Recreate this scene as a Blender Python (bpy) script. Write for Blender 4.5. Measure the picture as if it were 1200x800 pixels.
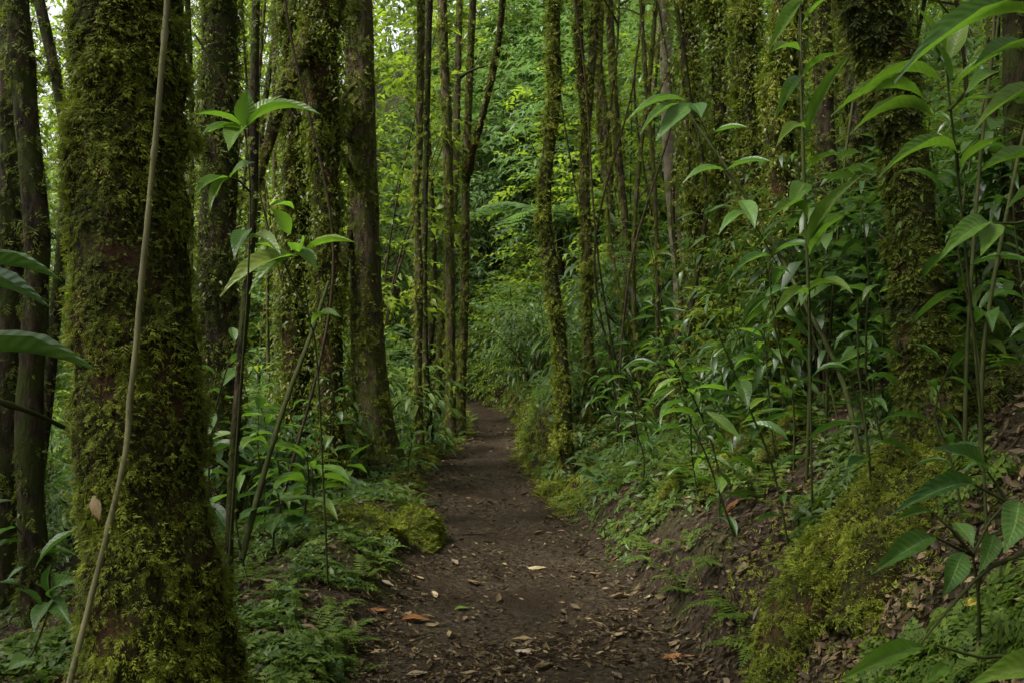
import bpy, math, random
import numpy as np
from mathutils import Vector, Matrix

for o in list(bpy.data.objects):
    bpy.data.objects.remove(o)
scene = bpy.context.scene
COL = scene.collection
R = np.random.default_rng(11)
random.seed(5)

# ------------------------------------------------------------------ camera, sky, sun, exposure
CAMZ, FPX = 1.5, 1166.7
cam_d = bpy.data.cameras.new('camera')
cam_d.lens, cam_d.sensor_width = 35.0, 36.0
cam_d.clip_start, cam_d.clip_end = 0.05, 800.0
cam = bpy.data.objects.new('camera', cam_d)
cam.location = (0, 0, CAMZ)
cam.rotation_euler = (math.radians(90), 0, 0)
COL.objects.link(cam)
scene.camera = cam

SUN_EL, SUN_AZ = math.radians(56), math.radians(-118)      # azimuth from +Y towards +X
world = bpy.data.worlds.new('World')
scene.world = world
world.use_nodes = True
wn = world.node_tree.nodes
wl = world.node_tree.links
wn.clear()
sky = wn.new('ShaderNodeTexSky')
sky.sky_type = 'NISHITA'
sky.sun_disc = False
sky.sun_elevation = SUN_EL
sky.sun_rotation = SUN_AZ
sky.air_density, sky.dust_density, sky.ozone_density = 1.0, 5.0, 1.0
hs = wn.new('ShaderNodeHueSaturation')
hs.inputs['Saturation'].default_value = 0.10             # overcast: the blue is hidden behind cloud
bg = wn.new('ShaderNodeBackground')
bg.inputs['Strength'].default_value = 0.055
wo = wn.new('ShaderNodeOutputWorld')
wl.new(sky.outputs[0], hs.inputs['Color'])
wl.new(hs.outputs[0], bg.inputs['Color'])
wl.new(bg.outputs[0], wo.inputs['Surface'])

sun_d = bpy.data.lights.new('sun', 'SUN')
sun_d.energy = 1.5
sun_d.angle = math.radians(14)
sun_d.color = (1.0, 0.96, 0.88)
sun = bpy.data.objects.new('sun', sun_d)
sdir = Vector((math.sin(SUN_AZ) * math.cos(SUN_EL), math.cos(SUN_AZ) * math.cos(SUN_EL), math.sin(SUN_EL)))
sun.rotation_euler = sdir.to_track_quat('Z', 'Y').to_euler()
sun.location = sdir * 40
COL.objects.link(sun)

vs = scene.view_settings
vs.view_transform = 'Standard'
vs.look = 'None'
vs.gamma = 1.0
vs.use_curve_mapping = False
vs.exposure = 2.8
cy = scene.cycles
cy.max_bounces = 4
cy.diffuse_bounces = 1
cy.glossy_bounces = 2
cy.transmission_bounces = 3
cy.use_denoising = True
cy.caustics_reflective = cy.caustics_refractive = False


def P(px, py, d):
    """a point seen at photograph pixel px, py standing d metres away"""
    return np.array([(px - 600) / FPX * d, d, CAMZ + (400 - py) / FPX * d])


# ------------------------------------------------------------------ noise
_tab = np.random.default_rng(3).random((32, 32, 32))


def vn(p, f=1.0, seed=0):
    """smooth value noise, -1..1"""
    q = np.asarray(p, float) * f + seed * 7.31 + 100.0
    i = np.floor(q).astype(int)
    w = q - i
    w = w * w * (3 - 2 * w)
    i0, i1 = i & 31, (i + 1) & 31
    g = lambda a, b, c: _tab[a[..., 0], b[..., 1], c[..., 2]]
    x0 = g(i0, i0, i0) * (1 - w[..., 0]) + g(i1, i0, i0) * w[..., 0]
    x1 = g(i0, i1, i0) * (1 - w[..., 0]) + g(i1, i1, i0) * w[..., 0]
    x2 = g(i0, i0, i1) * (1 - w[..., 0]) + g(i1, i0, i1) * w[..., 0]
    x3 = g(i0, i1, i1) * (1 - w[..., 0]) + g(i1, i1, i1) * w[..., 0]
    y0 = x0 * (1 - w[..., 1]) + x1 * w[..., 1]
    y1 = x2 * (1 - w[..., 1]) + x3 * w[..., 1]
    return (y0 * (1 - w[..., 2]) + y1 * w[..., 2]) * 2 - 1


def vn2(x, y, f, seed=0):
    return vn(np.stack([x, y, np.zeros_like(x)], -1), f, seed)


def sm(t):
    t = np.clip(t, 0, 1)
    return t * t * (3 - 2 * t)


# ------------------------------------------------------------------ terrain
_yt = np.linspace(-10, 60, 701)


def table(ys, vs_):
    v = np.interp(_yt, ys, vs_)
    k = np.hanning(19)
    k /= k.sum()
    v = np.convolve(np.pad(v, 9, mode='edge'), k, mode='valid')
    return lambda y: np.interp(y, _yt, v)


path_x = table([-10, 0, 4.4, 7.3, 10, 11.7, 13, 14.5, 17, 19, 20.5, 22.5, 26, 34], [.2, .12, .08, -.06, -.27, -.41, -.35, -.27, -.33, -.58, -1.0, -2.1, -5, -11])
path_w = table([-10, 0, 4.4, 7.3, 10, 11.7, 13, 14.5, 17, 19, 40], [.85, .85, .80, .66, .58, .52, .43, .36, .33, .30, .32])
face_h = table([-10, 3, 6, 8.5, 9.2, 10.6, 11.6, 13.5, 16, 20], [.10, .15, .18, .12, .02, .02, .54, .5, .35, .25])
slope_r = table([-10, 3, 5, 7.5, 9.3, 10.4, 11.6, 16, 40], [.84, .86, .84, .70, .50, .42, .56, .55, .6])


def path_z(y):
    return 0.010 * np.maximum(0, y - 8.5) ** 1.35


def H(x, y):
    x = np.asarray(x, float)
    y = np.asarray(y, float)
    s = x - path_x(y)
    w = path_w(y)
    t = np.maximum(s - w, 0)
    u = np.maximum(-s - w, 0)
    z = path_z(y)
    rt = np.minimum(t, 9)
    z = z + face_h(y) * sm(t / 0.32) + slope_r(y) * np.maximum(rt - 0.03, 0) * (1 - .022 * rt)
    z = z - 0.26 * np.maximum(np.minimum(u, 9) - 1.3, 0) * sm((u - 1.0) / 1.2)
    z = z + 0.12 * sm(u / 0.16) * sm((15 - y) / 4) * (.7 + .5 * vn2(x, y, 1.7, 21))
    z = z + 0.26 * np.exp(-((x + 1.2) / .48) ** 2 - ((y - 6.6) / 1.3) ** 2)
    z = z + 0.30 * np.maximum(0, np.minimum(y, 50) - 20) * sm((s - .8) / 3.0)
    z = z + 0.12 * np.maximum(0, np.minimum(y, 50) - 27)
    off = sm((np.abs(s) - w + .15) / .6)
    z = z + 0.018 * vn2(x, y, 2.3) + 0.008 * vn2(x, y, 7.0, 1) + off * (0.07 * vn2(x, y, 1.6, 2) + 0.03 * vn2(x, y, 4.5, 3) + .022 * vn2(x, y, 9.0, 4))
    # the trodden way is a shallow trough
    z = z - 0.03 * np.exp(-(s / (w * .7)) ** 2)
    return z


def h1(x, y):
    return float(H(np.array([x]), np.array([y]))[0])


def hn(x, y):
    e = .05
    n = np.stack([-(H(x + e, y) - H(x - e, y)) / (2 * e), -(H(x, y + e) - H(x, y - e)) / (2 * e), np.ones_like(x)], -1)
    return n / np.linalg.norm(n, axis=-1, keepdims=True)


# ------------------------------------------------------------------ materials
def nodes_of(name):
    m = bpy.data.materials.new(name)
    m.use_nodes = True
    nt = m.node_tree
    nt.nodes.clear()
    out = nt.nodes.new('ShaderNodeOutputMaterial')
    return m, nt, nt.nodes, nt.links, out


def ramp(nt, stops):
    r = nt.nodes.new('ShaderNodeValToRGB')
    e = r.color_ramp.elements
    while len(e) < len(stops):
        e.new(0.5)
    for k, (p, c) in zip(e, stops):
        k.position = p
        k.color = (*c, 1)
    return r


def leaf_mat(name, stops, trans=(.16, .30, .03), tmix=.35, rough=.38, veins=True, island=True, spots=.0, spec=.5, patchy=None):
    m, nt, N, L, out = nodes_of(name)
    geo = N.new('ShaderNodeNewGeometry')
    oi = N.new('ShaderNodeObjectInfo')
    add = N.new('ShaderNodeMath')
    add.operation = 'ADD'
    if island:
        L.new(geo.outputs['Random Per Island'], add.inputs[0])
        mul = N.new('ShaderNodeMath')
        mul.operation = 'MULTIPLY'
        mul.inputs[1].default_value = .5
        L.new(oi.outputs['Random'], mul.inputs[0])
        L.new(mul.outputs[0], add.inputs[1])
    else:
        L.new(oi.outputs['Random'], add.inputs[0])
        add.inputs[1].default_value = 0.0
    fr = N.new('ShaderNodeMath')
    fr.operation = 'FRACT'
    L.new(add.outputs[0], fr.inputs[0])
    rp = ramp(nt, stops)
    L.new(fr.outputs[0], rp.inputs[0])
    col = rp.outputs[0]
    pb = N.new('ShaderNodeBsdfPrincipled')
    pb.inputs['Roughness'].default_value = rough
    pb.inputs['Specular IOR Level'].default_value = spec
    tc = N.new('ShaderNodeTexCoord')
    ns = N.new('ShaderNodeTexNoise')
    ns.inputs['Scale'].default_value = 9.0
    ns.inputs['Detail'].default_value = 5.0
    L.new(geo.outputs['Position'] if veins else tc.outputs['Object'], ns.inputs['Vector'])
    if veins:
        ns.inputs['Scale'].default_value = 22.0
    mx = N.new('ShaderNodeMix')
    mx.data_type = 'RGBA'
    mx.blend_type = 'MULTIPLY'
    mx.inputs['Factor'].default_value = .75
    r2 = ramp(nt, [(.3, (.62, .66, .5)), (.7, (1.2, 1.16, 1.1))])
    L.new(ns.outputs[0], r2.inputs[0])
    L.new(col, mx.inputs[6])
    L.new(r2.outputs[0], mx.inputs[7])
    col = mx.outputs[2]
    for sc_, c_, a_, b_ in (patchy or ()):
        n3 = N.new('ShaderNodeTexNoise')
        n3.inputs['Scale'].default_value = sc_
        n3.inputs['Detail'].default_value = 4.0
        L.new(geo.outputs['Position'] if veins else tc.outputs['Object'], n3.inputs['Vector'])
        r4 = ramp(nt, [(a_, (0, 0, 0)), (b_, (1, 1, 1))])
        L.new(n3.outputs[0], r4.inputs[0])
        mp_ = N.new('ShaderNodeMix')
        mp_.data_type = 'RGBA'
        L.new(r4.outputs[0], mp_.inputs['Factor'])
        L.new(col, mp_.inputs[6])
        mp_.inputs[7].default_value = (*c_, 1)
        col = mp_.outputs[2]
    if spots:
        sp = N.new('ShaderNodeTexVoronoi')
        sp.inputs['Scale'].default_value = 60
        L.new(geo.outputs['Position'], sp.inputs['Vector'])
        r3 = ramp(nt, [(.0, (1, 1, 1)), (.16, (0, 0, 0))])
        L.new(sp.outputs['Distance'], r3.inputs[0])
        ms = N.new('ShaderNodeMix')
        ms.data_type = 'RGBA'
        L.new(r3.outputs[0], ms.inputs['Factor'])
        L.new(col, ms.inputs[6])
        ms.inputs[7].default_value = (.09, .07, .025, 1)
        col = ms.outputs[2]
    L.new(col, pb.inputs['Base Color'])
    if veins:
        uv = N.new('ShaderNodeUVMap')
        sep = N.new('ShaderNodeSeparateXYZ')
        L.new(uv.outputs[0], sep.inputs[0])
        ab = N.new('ShaderNodeMath')
        ab.operation = 'ABSOLUTE'
        L.new(sep.outputs['X'], ab.inputs[0])
        ma = N.new('ShaderNodeMath')
        ma.operation = 'MULTIPLY_ADD'
        L.new(ab.outputs[0], ma.inputs[0])
        ma.inputs[1].default_value = -.16
        L.new(sep.outputs['Y'], ma.inputs[2])
        m2 = N.new('ShaderNodeMath')
        m2.operation = 'MULTIPLY'
        m2.inputs[1].default_value = 75.0
        L.new(ma.outputs[0], m2.inputs[0])
        si = N.new('ShaderNodeMath')
        si.operation = 'SINE'
        L.new(m2.outputs[0], si.inputs[0])
        mid = N.new('ShaderNodeMath')            # midrib groove
        mid.operation = 'LESS_THAN'
        mid.inputs[1].default_value = .06
        L.new(ab.outputs[0], mid.inputs[0])
        sb = N.new('ShaderNodeMath')
        sb.operation = 'MULTIPLY_ADD'
        L.new(mid.outputs[0], sb.inputs[0])
        sb.inputs[1].default_value = -2.0
        L.new(si.outputs[0], sb.inputs[2])
        bp = N.new('ShaderNodeBump')
        bp.inputs['Strength'].default_value = .2
        bp.inputs['Distance'].default_value = .004
        L.new(sb.outputs[0], bp.inputs['Height'])
        L.new(bp.outputs[0], pb.inputs['Normal'])
        rib = N.new('ShaderNodeMix')
        rib.data_type = 'RGBA'
        rib.inputs[7].default_value = (.16, .24, .07, 1)
        ml = N.new('ShaderNodeMath')
        ml.operation = 'MULTIPLY'
        ml.inputs[1].default_value = .45
        L.new(mid.outputs[0], ml.inputs[0])
        L.new(ml.outputs[0], rib.inputs['Factor'])
        L.new(col, rib.inputs[6])
        L.new(rib.outputs[2], pb.inputs['Base Color'])
    tr = N.new('ShaderNodeBsdfTranslucent')
    tr.inputs['Color'].default_value = (*trans, 1)
    ms = N.new('ShaderNodeMixShader')
    ms.inputs[0].default_value = tmix
    L.new(pb.outputs[0], ms.inputs[1])
    L.new(tr.outputs[0], ms.inputs[2])
    L.new(ms.outputs[0], out.inputs['Surface'])
    return m


def noise_mat(name, stops, scale=6.0, rough=.85, bump=.6, dist=.02, stretch=(1, 1, 1), detail=8.0, second=None, spec=.3):
    m, nt, N, L, out = nodes_of(name)
    tc = N.new('ShaderNodeTexCoord')
    mp = N.new('ShaderNodeMapping')
    mp.inputs['Scale'].default_value = stretch
    L.new(tc.outputs['Object'], mp.inputs[0])
    ns = N.new('ShaderNodeTexNoise')
    ns.inputs['Scale'].default_value = scale
    ns.inputs['Detail'].default_value = detail
    ns.inputs['Roughness'].default_value = .65
    L.new(mp.outputs[0], ns.inputs['Vector'])
    rp = ramp(nt, stops)
    L.new(ns.outputs[0], rp.inputs[0])
    col = rp.outputs[0]
    if second:
        n2 = N.new('ShaderNodeTexNoise')
        n2.inputs['Scale'].default_value = second[0]
        n2.inputs['Detail'].default_value = 6
        L.new(tc.outputs['Object'], n2.inputs['Vector'])
        rr = ramp(nt, [(second[2], (0, 0, 0)), (second[3], (1, 1, 1))])
        L.new(n2.outputs[0], rr.inputs[0])
        mx = N.new('ShaderNodeMix')
        mx.data_type = 'RGBA'
        L.new(rr.outputs[0], mx.inputs['Factor'])
        L.new(col, mx.inputs[6])
        mx.inputs[7].default_value = (*second[1], 1)
        col = mx.outputs[2]
    pb = N.new('ShaderNodeBsdfPrincipled')
    pb.inputs['Roughness'].default_value = rough
    pb.inputs['Specular IOR Level'].default_value = spec
    L.new(col, pb.inputs['Base Color'])
    bp = N.new('ShaderNodeBump')
    bp.inputs['Strength'].default_value = bump
    bp.inputs['Distance'].default_value = dist
    L.new(ns.outputs[0], bp.inputs['Height'])
    L.new(bp.outputs[0], pb.inputs['Normal'])
    L.new(pb.outputs[0], out.inputs['Surface'])
    return m


G = lambda *a: a
M = {}
M['soil'] = noise_mat('soil', [(.36, (.008, .005, .003)), (.52, (.024, .016, .009)), (.7, (.05, .035, .02))], 26, .8, .9, .03, second=(1.7, (.022, .024, .006), .50, .64), spec=.12)
M['path'] = noise_mat('path_dirt', [(.36, (.010, .006, .003)), (.5, (.032, .022, .012)), (.68, (.080, .057, .034))], 30, .75, 1.0, .05, second=(1.6, (.020, .012, .0055), .46, .62), spec=.13)
M['bark'] = noise_mat('bark', [(.32, (.010, .007, .004)), (.5, (.05, .037, .022)), (.72, (.13, .10, .062))], 16, .9, 1.0, .05, stretch=(1, 1, .3), second=(5, (.045, .052, .008), .44, .56), spec=.12)
M['bark_moss'] = noise_mat('bark_moss', [(.35, (.008, .007, .003)), (.5, (.028, .028, .007)), (.7, (.075, .078, .012))], 38, .95, 1.0, .06, second=(4, (.055, .030, .015), .52, .62), spec=.08)
M['bark_pale'] = noise_mat('bark_pale', [(.3, (.10, .08, .055)), (.55, (.20, .165, .12)), (.8, (.34, .30, .23))], 9, .85, .8, .02, stretch=(1, 1, .5), second=(4, (.07, .075, .02), .52, .66), spec=.15)
M['bark_dark'] = noise_mat('bark_dark', [(.34, (.006, .004, .003)), (.5, (.024, .017, .010)), (.72, (.07, .052, .031))], 18, .9, 1.0, .05, stretch=(1, 1, .3), second=(6, (.026, .032, .006), .44, .56), spec=.10)
M['stem'] = noise_mat('stem_green', [(.3, (.016, .020, .005)), (.7, (.042, .048, .013))], 12, .8, .3, .01, spec=.1)
M['twig'] = noise_mat('twig_brown', [(.3, (.018, .013, .007)), (.7, (.06, .044, .025))], 16, .9, .5, .01, spec=.1)
M['liana'] = noise_mat('liana_bark', [(.3, (.055, .052, .018)), (.55, (.105, .098, .038)), (.8, (.17, .15, .07))], 14, .65, .5, .01, stretch=(1, 1, .4))
M['moss'] = leaf_mat('moss', [(0, (.040, .046, .006)), (.35, (.090, .102, .010)), (.7, (.135, .155, .014)), (1, (.18, .205, .022))], (.20, .26, .02), .28, .75, veins=False, spec=.15, patchy=((3.2, (.045, .058, .007), .52, .66), (4.6, (.20, .23, .02), .58, .74), (7.5, (.075, .05, .018), .66, .74)))
M['moss_dark'] = leaf_mat('moss_dark', [(0, (.025, .032, .005)), (.4, (.06, .072, .008)), (1, (.11, .13, .014))], (.15, .20, .02), .28, .75, veins=False, spec=.15, patchy=((3.2, (.02, .026, .004), .50, .62), (7.5, (.055, .034, .014), .60, .70)))
M['creeper'] = leaf_mat('creeper_leaf', [(0, (.05, .062, .008)), (.5, (.09, .11, .013)), (.85, (.135, .15, .018)), (1, (.16, .14, .024))], (.15, .24, .02), .32, .5, veins=False, spec=.4)
M['cover'] = leaf_mat('ground_cover_leaf', [(0, (.026, .05, .006)), (.5, (.050, .085, .010)), (1, (.085, .120, .015))], (.15, .26, .02), .32, .6, veins=False, spec=.2)
M['leaf'] = leaf_mat('broad_leaf', [(0, (.036, .085, .014)), (.4, (.054, .115, .017)), (.75, (.074, .138, .019)), (.975, (.105, .158, .022)), (1, (.15, .165, .03))], (.15, .30, .02), .38, .42, spots=.5, spec=.38, patchy=((16, (.13, .085, .028), .68, .73), (7, (.12, .15, .025), .62, .75)))
M['leaf_deep'] = leaf_mat('deep_leaf', [(0, (.020, .052, .013)), (.5, (.034, .078, .016)), (1, (.052, .100, .017))], (.08, .19, .018), .3, .36, spots=.5, spec=.4, patchy=((16, (.13, .085, .028), .68, .73), (7, (.12, .15, .025), .62, .75)))
M['leaf_blue'] = leaf_mat('cool_leaf', [(0, (.038, .088, .022)), (.5, (.056, .118, .026)), (1, (.080, .142, .028))], (.13, .27, .028), .33, .40, spec=.38)
M['fol_mid'] = leaf_mat('foliage_mid', [(0, (.034, .064, .016)), (.4, (.054, .094, .022)), (.8, (.080, .126, .030)), (1, (.120, .156, .036))], (.15, .25, .035), .36, .5, veins=False, spec=.32)
M['fol_cool'] = leaf_mat('foliage_cool', [(0, (.034, .068, .024)), (.5, (.056, .100, .034)), (1, (.086, .136, .042))], (.13, .24, .045), .34, .48, veins=False, spec=.34)
M['fol_yellow'] = leaf_mat('foliage_yellow', [(0, (.055, .086, .010)), (.5, (.090, .128, .013)), (1, (.14, .172, .018))], (.25, .37, .025), .42, .46, veins=False, spec=.35)
M['fol_dark'] = leaf_mat('foliage_dark', [(0, (.014, .034, .008)), (.5, (.026, .058, .012)), (1, (.044, .082, .015))], (.07, .14, .016), .3, .42, veins=False, spec=.4)
M['canopy'] = leaf_mat('canopy_leaf', [(0, (.036, .070, .014)), (.5, (.060, .105, .017)), (1, (.095, .142, .020))], (.20, .36, .025), .42, .4, veins=False)
M['dead'] = leaf_mat('dead_leaf', [(0, (.018, .011, .005)), (.4, (.040, .026, .011)), (.78, (.070, .045, .019)), (.93, (.11, .075, .04)), (1, (.20, .15, .085))], (.10, .06, .03), .08, .6, veins=False, spec=.22)
M['dead_one'] = leaf_mat('dead_leaf_brown', [(0, (.045, .028, .018)), (.4, (.085, .055, .034)), (.75, (.13, .085, .05)), (1, (.17, .125, .085))], (.12, .07, .03), .1, .42, veins=True, island=False)
M['dead_tan'] = leaf_mat('dead_leaf_tan', [(0, (.16, .105, .05)), (.5, (.22, .15, .075)), (1, (.26, .20, .12))], (.18, .11, .04), .12, .45, veins=True, island=False)
M['dead_yellow'] = leaf_mat('dead_leaf_yellow', [(0, (.32, .21, .035)), (.5, (.38, .28, .05)), (1, (.30, .24, .06))], (.30, .2, .03), .18, .45, veins=True, island=False)
M['dead_orange'] = leaf_mat('dead_leaf_orange', [(0, (.16, .055, .018)), (1, (.24, .095, .03))], (.2, .07, .02), .12, .4, veins=True, island=False)
M['fallen_green'] = leaf_mat('fallen_leaf_green', [(0, (.10, .16, .02)), (1, (.17, .20, .03))], (.2, .28, .03), .25, .4, veins=True, island=False)


# ------------------------------------------------------------------ mesh helpers
def mesh_np(name, V, F, mat, uv=None, smooth=False):
    """V (n,3), F (m,k) all faces of k corners"""
    me = bpy.data.meshes.new(name)
    V = np.ascontiguousarray(V, np.float32)
    F = np.ascontiguousarray(F, np.int32)
    m, k = F.shape
    me.vertices.add(len(V))
    me.vertices.foreach_set('co', V.ravel())
    me.loops.add(m * k)
    me.loops.foreach_set('vertex_index', F.ravel())
    me.polygons.add(m)
    me.polygons.foreach_set('loop_start', np.arange(0, m * k, k, dtype=np.int32))
    me.polygons.foreach_set('loop_total', np.full(m, k, np.int32))
    if smooth:
        me.polygons.foreach_set('use_smooth', np.ones(m, bool))
    if uv is not None:
        l = me.uv_layers.new(name='UVMap')
        l.data.foreach_set('uv', np.ascontiguousarray(uv[F.ravel()], np.float32).ravel())
    me.update(calc_edges=True)
    me.materials.append(M[mat])
    return me


def obj(name, data, parent=None, loc=None):
    o = bpy.data.objects.new(name, data)
    COL.objects.link(o)
    if parent is not None:
        o.parent = parent
    if loc is not None:
        o.location = Vector([float(v) for v in loc])
    return o


def tag(o, label=None, cat=None, group=None, kind=None):
    if label: o['label'] = label
    if cat: o['category'] = cat
    if group: o['group'] = group
    if kind: o['kind'] = kind
    return o


def thing(name, label, cat, loc, group=None):
    return tag(obj(name, None, None, loc), label, cat, group)


def unit(v):
    return v / np.maximum(np.linalg.norm(v, axis=-1, keepdims=True), 1e-9)


def frames(d, up):
    """(N,3,3) with columns right, axis, normal"""
    d = unit(d)
    r = unit(np.cross(d, up) + 1e-6)
    n = np.cross(r, d)
    return np.stack([r, d, n], -1)


def scatter(name, tmpl, pos, rot, size, mat, width=None, smooth=False):
    """join copies of a small template into one mesh"""
    tv, tf = tmpl[0], tmpl[1]
    n = len(pos)
    size = np.broadcast_to(np.asarray(size, float), (n,))
    sc = np.stack([size * (1 if width is None else width), size, size], -1)
    v = np.einsum('nij,nvj->nvi', rot, tv[None] * sc[:, None, :]) + pos[:, None, :]
    f = tf[None] + (np.arange(n) * len(tv))[:, None, None]
    uv = np.tile(tmpl[2], (n, 1)) if len(tmpl) > 2 else None
    return mesh_np(name, v.reshape(-1, 3), f.reshape(-1, tf.shape[1]), mat, uv, smooth)


def fan_blade(b, axis, L, W, up, V, F):
    """one folded two-triangle leaflet"""
    b, axis, up = map(np.array, (b, axis, up))
    axis = axis / np.linalg.norm(axis)
    r = np.cross(axis, up); r = r / np.linalg.norm(r)
    k = len(V)
    V += [b, b + axis * L * .45 + r * W / 2 + up * W * .12, b + axis * L, b + axis * L * .45 - r * W / 2 + up * W * .12]
    F += [[k, k + 1, k + 2], [k, k + 2, k + 3]]


def tri_blade(b, axis, L, W, up, V, F):
    """one-triangle leaflet, for moss"""
    b, axis, up = map(np.array, (b, axis, up))
    axis = axis / np.linalg.norm(axis)
    r = np.cross(axis, up); r = r / np.linalg.norm(r)
    k = len(V)
    V += [b + axis * L * .15 + r * W * .55, b + axis * L, b + axis * L * .05 - r * W * .55]
    F += [[k, k + 1, k + 2]]


def T_sprig(nb, seed, curl=.35):
    """small mossy sprig: a handful of leaflets along a curving axis of length 1"""
    g = np.random.default_rng(seed)
    V, F = [], []
    for i in range(nb):
        t = i / nb
        p = np.array([0, t * .75, -curl * t * t])
        sgn = 1 if i % 2 else -1
        ax = np.array([sgn * (.85 - .4 * t), .55 + .4 * t, g.uniform(-.25, .25) - curl * t])
        tri_blade(p, ax, .44 * g.uniform(.7, 1.25), .13, np.array([0, .15, 1.0]), V, F)
    tri_blade([0, .7, -curl * .5], [0, 1, -curl], .35, .2, np.array([0, .2, 1.0]), V, F)
    return np.array(V), np.array(F)


def T_frond(npair, seed, arch=.35, wid=.30):
    """pinnate frond of length 1 along +Y, arching"""
    g = np.random.default_rng(seed)
    V, F = [], []
    for i in range(npair):
        t = .08 + .9 * i / npair
        w = wid * (math.sin(math.pi * min(1, t * .62 + .36)) ** 1.0) * (1 - .55 * t ** 3)
        p = np.array([0, t, arch * (t - t * t) * 1.6 - arch * .5 * t * t])
        for sgn in (-1, 1):
            ax = np.array([sgn, .38 + .25 * t, -.22 + g.uniform(-.12, .12)])
            fan_blade(p, ax, w * g.uniform(.88, 1.1), .95 / npair, np.array([0, .1, 1.0]), V, F)
    fan_blade([0, .96, -arch * .42], [0, 1, -.4], .08, .04, np.array([0, .2, 1.0]), V, F)
    # rachis
    k = len(V)
    for t in (0, .33, .66, 1.0):
        z = arch * (t - t * t) * 1.6 - arch * .5 * t * t
        V += [np.array([-.008, t, z]), np.array([.008, t, z])]
    for j in range(3):
        a = k + 2 * j
        F += [[a, a + 1, a + 3], [a, a + 3, a + 2]]
    return np.array(V), np.array(F)


def T_far_leaf(w=.42, droop=.22):
    V = np.array([[0, 0, 0], [0, .5, .04], [0, 1, -droop], [w / 2, .42, .10], [-w / 2, .42, .10]], float)
    F = np.array([[0, 3, 1], [3, 2, 1], [0, 1, 4], [4, 1, 2]])
    return V, F


def T_mid_leaf(w=.36, droop=.25):
    c = [[0, 0, 0], [0, .35, .05], [0, .7, -.02 - droop * .35], [0, 1, -droop]]
    r = [[w * .42, .26, .09], [w * .38, .62, .02 - droop * .25]]
    V = np.array(c + r + [[-a, b, z] for a, b, z in r], float)
    F = np.array([[0, 4, 1], [4, 5, 1], [1, 5, 2], [5, 3, 2], [0, 1, 6], [6, 1, 7], [1, 2, 7], [7, 2, 3]])
    return V, F


SPRIG = [T_sprig(7, i, c) for i, c in enumerate((.2, .45, .7))]
FERNLET = [T_frond(6, 30 + i, .3, .34) for i in range(2)]
FAR = T_far_leaf()
FAR_N = T_far_leaf(.28, .35)
MID = T_mid_leaf()
MID_N = T_mid_leaf(.26, .4)


# broad leaf: shared meshes, unit chord along +Y
def leaf_mesh(name, droop, fold, mat, seed, prof='lance', wave=.0):
    g = np.random.default_rng(seed)
    n = 7
    ts = np.linspace(0, 1, n)
    ang = .5 * droop - droop * ts * 1.0
    y = np.concatenate([[0], np.cumsum(np.cos((ang[1:] + ang[:-1]) / 2) / (n - 1))])
    z = np.concatenate([[0], np.cumsum(np.sin((ang[1:] + ang[:-1]) / 2) / (n - 1))])
    a = math.atan2(z[-1], y[-1])
    L = math.hypot(z[-1], y[-1])
    y, z = (y * math.cos(a) + z * math.sin(a)) / L, (-y * math.sin(a) + z * math.cos(a)) / L
    if prof == 'lance':
        w = np.array([.05, .55, .92, 1.0, .82, .40, .02])
    elif prof == 'ovate':
        w = np.array([.06, .72, 1.0, .95, .72, .32, .02])
    else:
        w = np.array([.04, .35, .70, 1.0, .95, .45, .02])
    side = .05 * wave * np.sin(ts * 5 + seed)
    V, UV, F = [], [], []
    for i in range(n):
        for j in (-1, -.5, 0, .5, 1):
            lift = fold * abs(j) * w[i] * .5 - .12 * fold * (abs(j) ** 2) * w[i]
            V.append([j * w[i] * .5 + side[i], y[i] + .0 * j, z[i] * 1.0 + lift * .5 + wave * .03 * abs(j) * g.uniform(-1, 1)])
            UV.append([j, ts[i]])
    for i in range(n - 1):
        for j in range(4):
            q = i * 5 + j
            F.append([q, q + 1, q + 6, q + 5])
    return mesh_np(name, np.array(V), np.array(F), mat, np.array(UV), True)


LEAF = {}
for mat in ('leaf', 'leaf_deep', 'leaf_blue'):
    LEAF[mat] = {
        'lance': [leaf_mesh('leaf', d, .5, mat, k, 'lance', .6) for k, d in enumerate((.25, .6, 1.0, 1.5))],
        'ovate': [leaf_mesh('leaf', d, .45, mat, k + 7, 'ovate', .6) for k, d in enumerate((.2, .5, .9, 1.3))],
    }


def put_leaf(parent, base, tip, width, mat='leaf', prof='lance', var=None, up=(0, 0, 1), name='leaf', roll=0.0):
    """base, tip relative to the parent (in metres); width in metres"""
    base, tip = np.asarray(base, float), np.asarray(tip, float)
    d = tip - base
    L = np.linalg.norm(d)
    f = frames(d[None], np.asarray(up, float)[None])[0]
    if roll:
        c, s = math.cos(roll), math.sin(roll)
        f = np.stack([f[:, 0] * c + f[:, 2] * s, f[:, 1], -f[:, 0] * s + f[:, 2] * c], -1)
    vs_ = LEAF[mat][prof]
    me = vs_[random.randrange(len(vs_)) if var is None else var]
    o = obj(name, me, parent)
    m = np.eye(4)
    m[:3, 0], m[:3, 1], m[:3, 2] = f[:, 0] * width, f[:, 1] * L, f[:, 2] * L
    m[:3, 3] = base
    o.matrix_local = Matrix(m.tolist())
    return o


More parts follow.
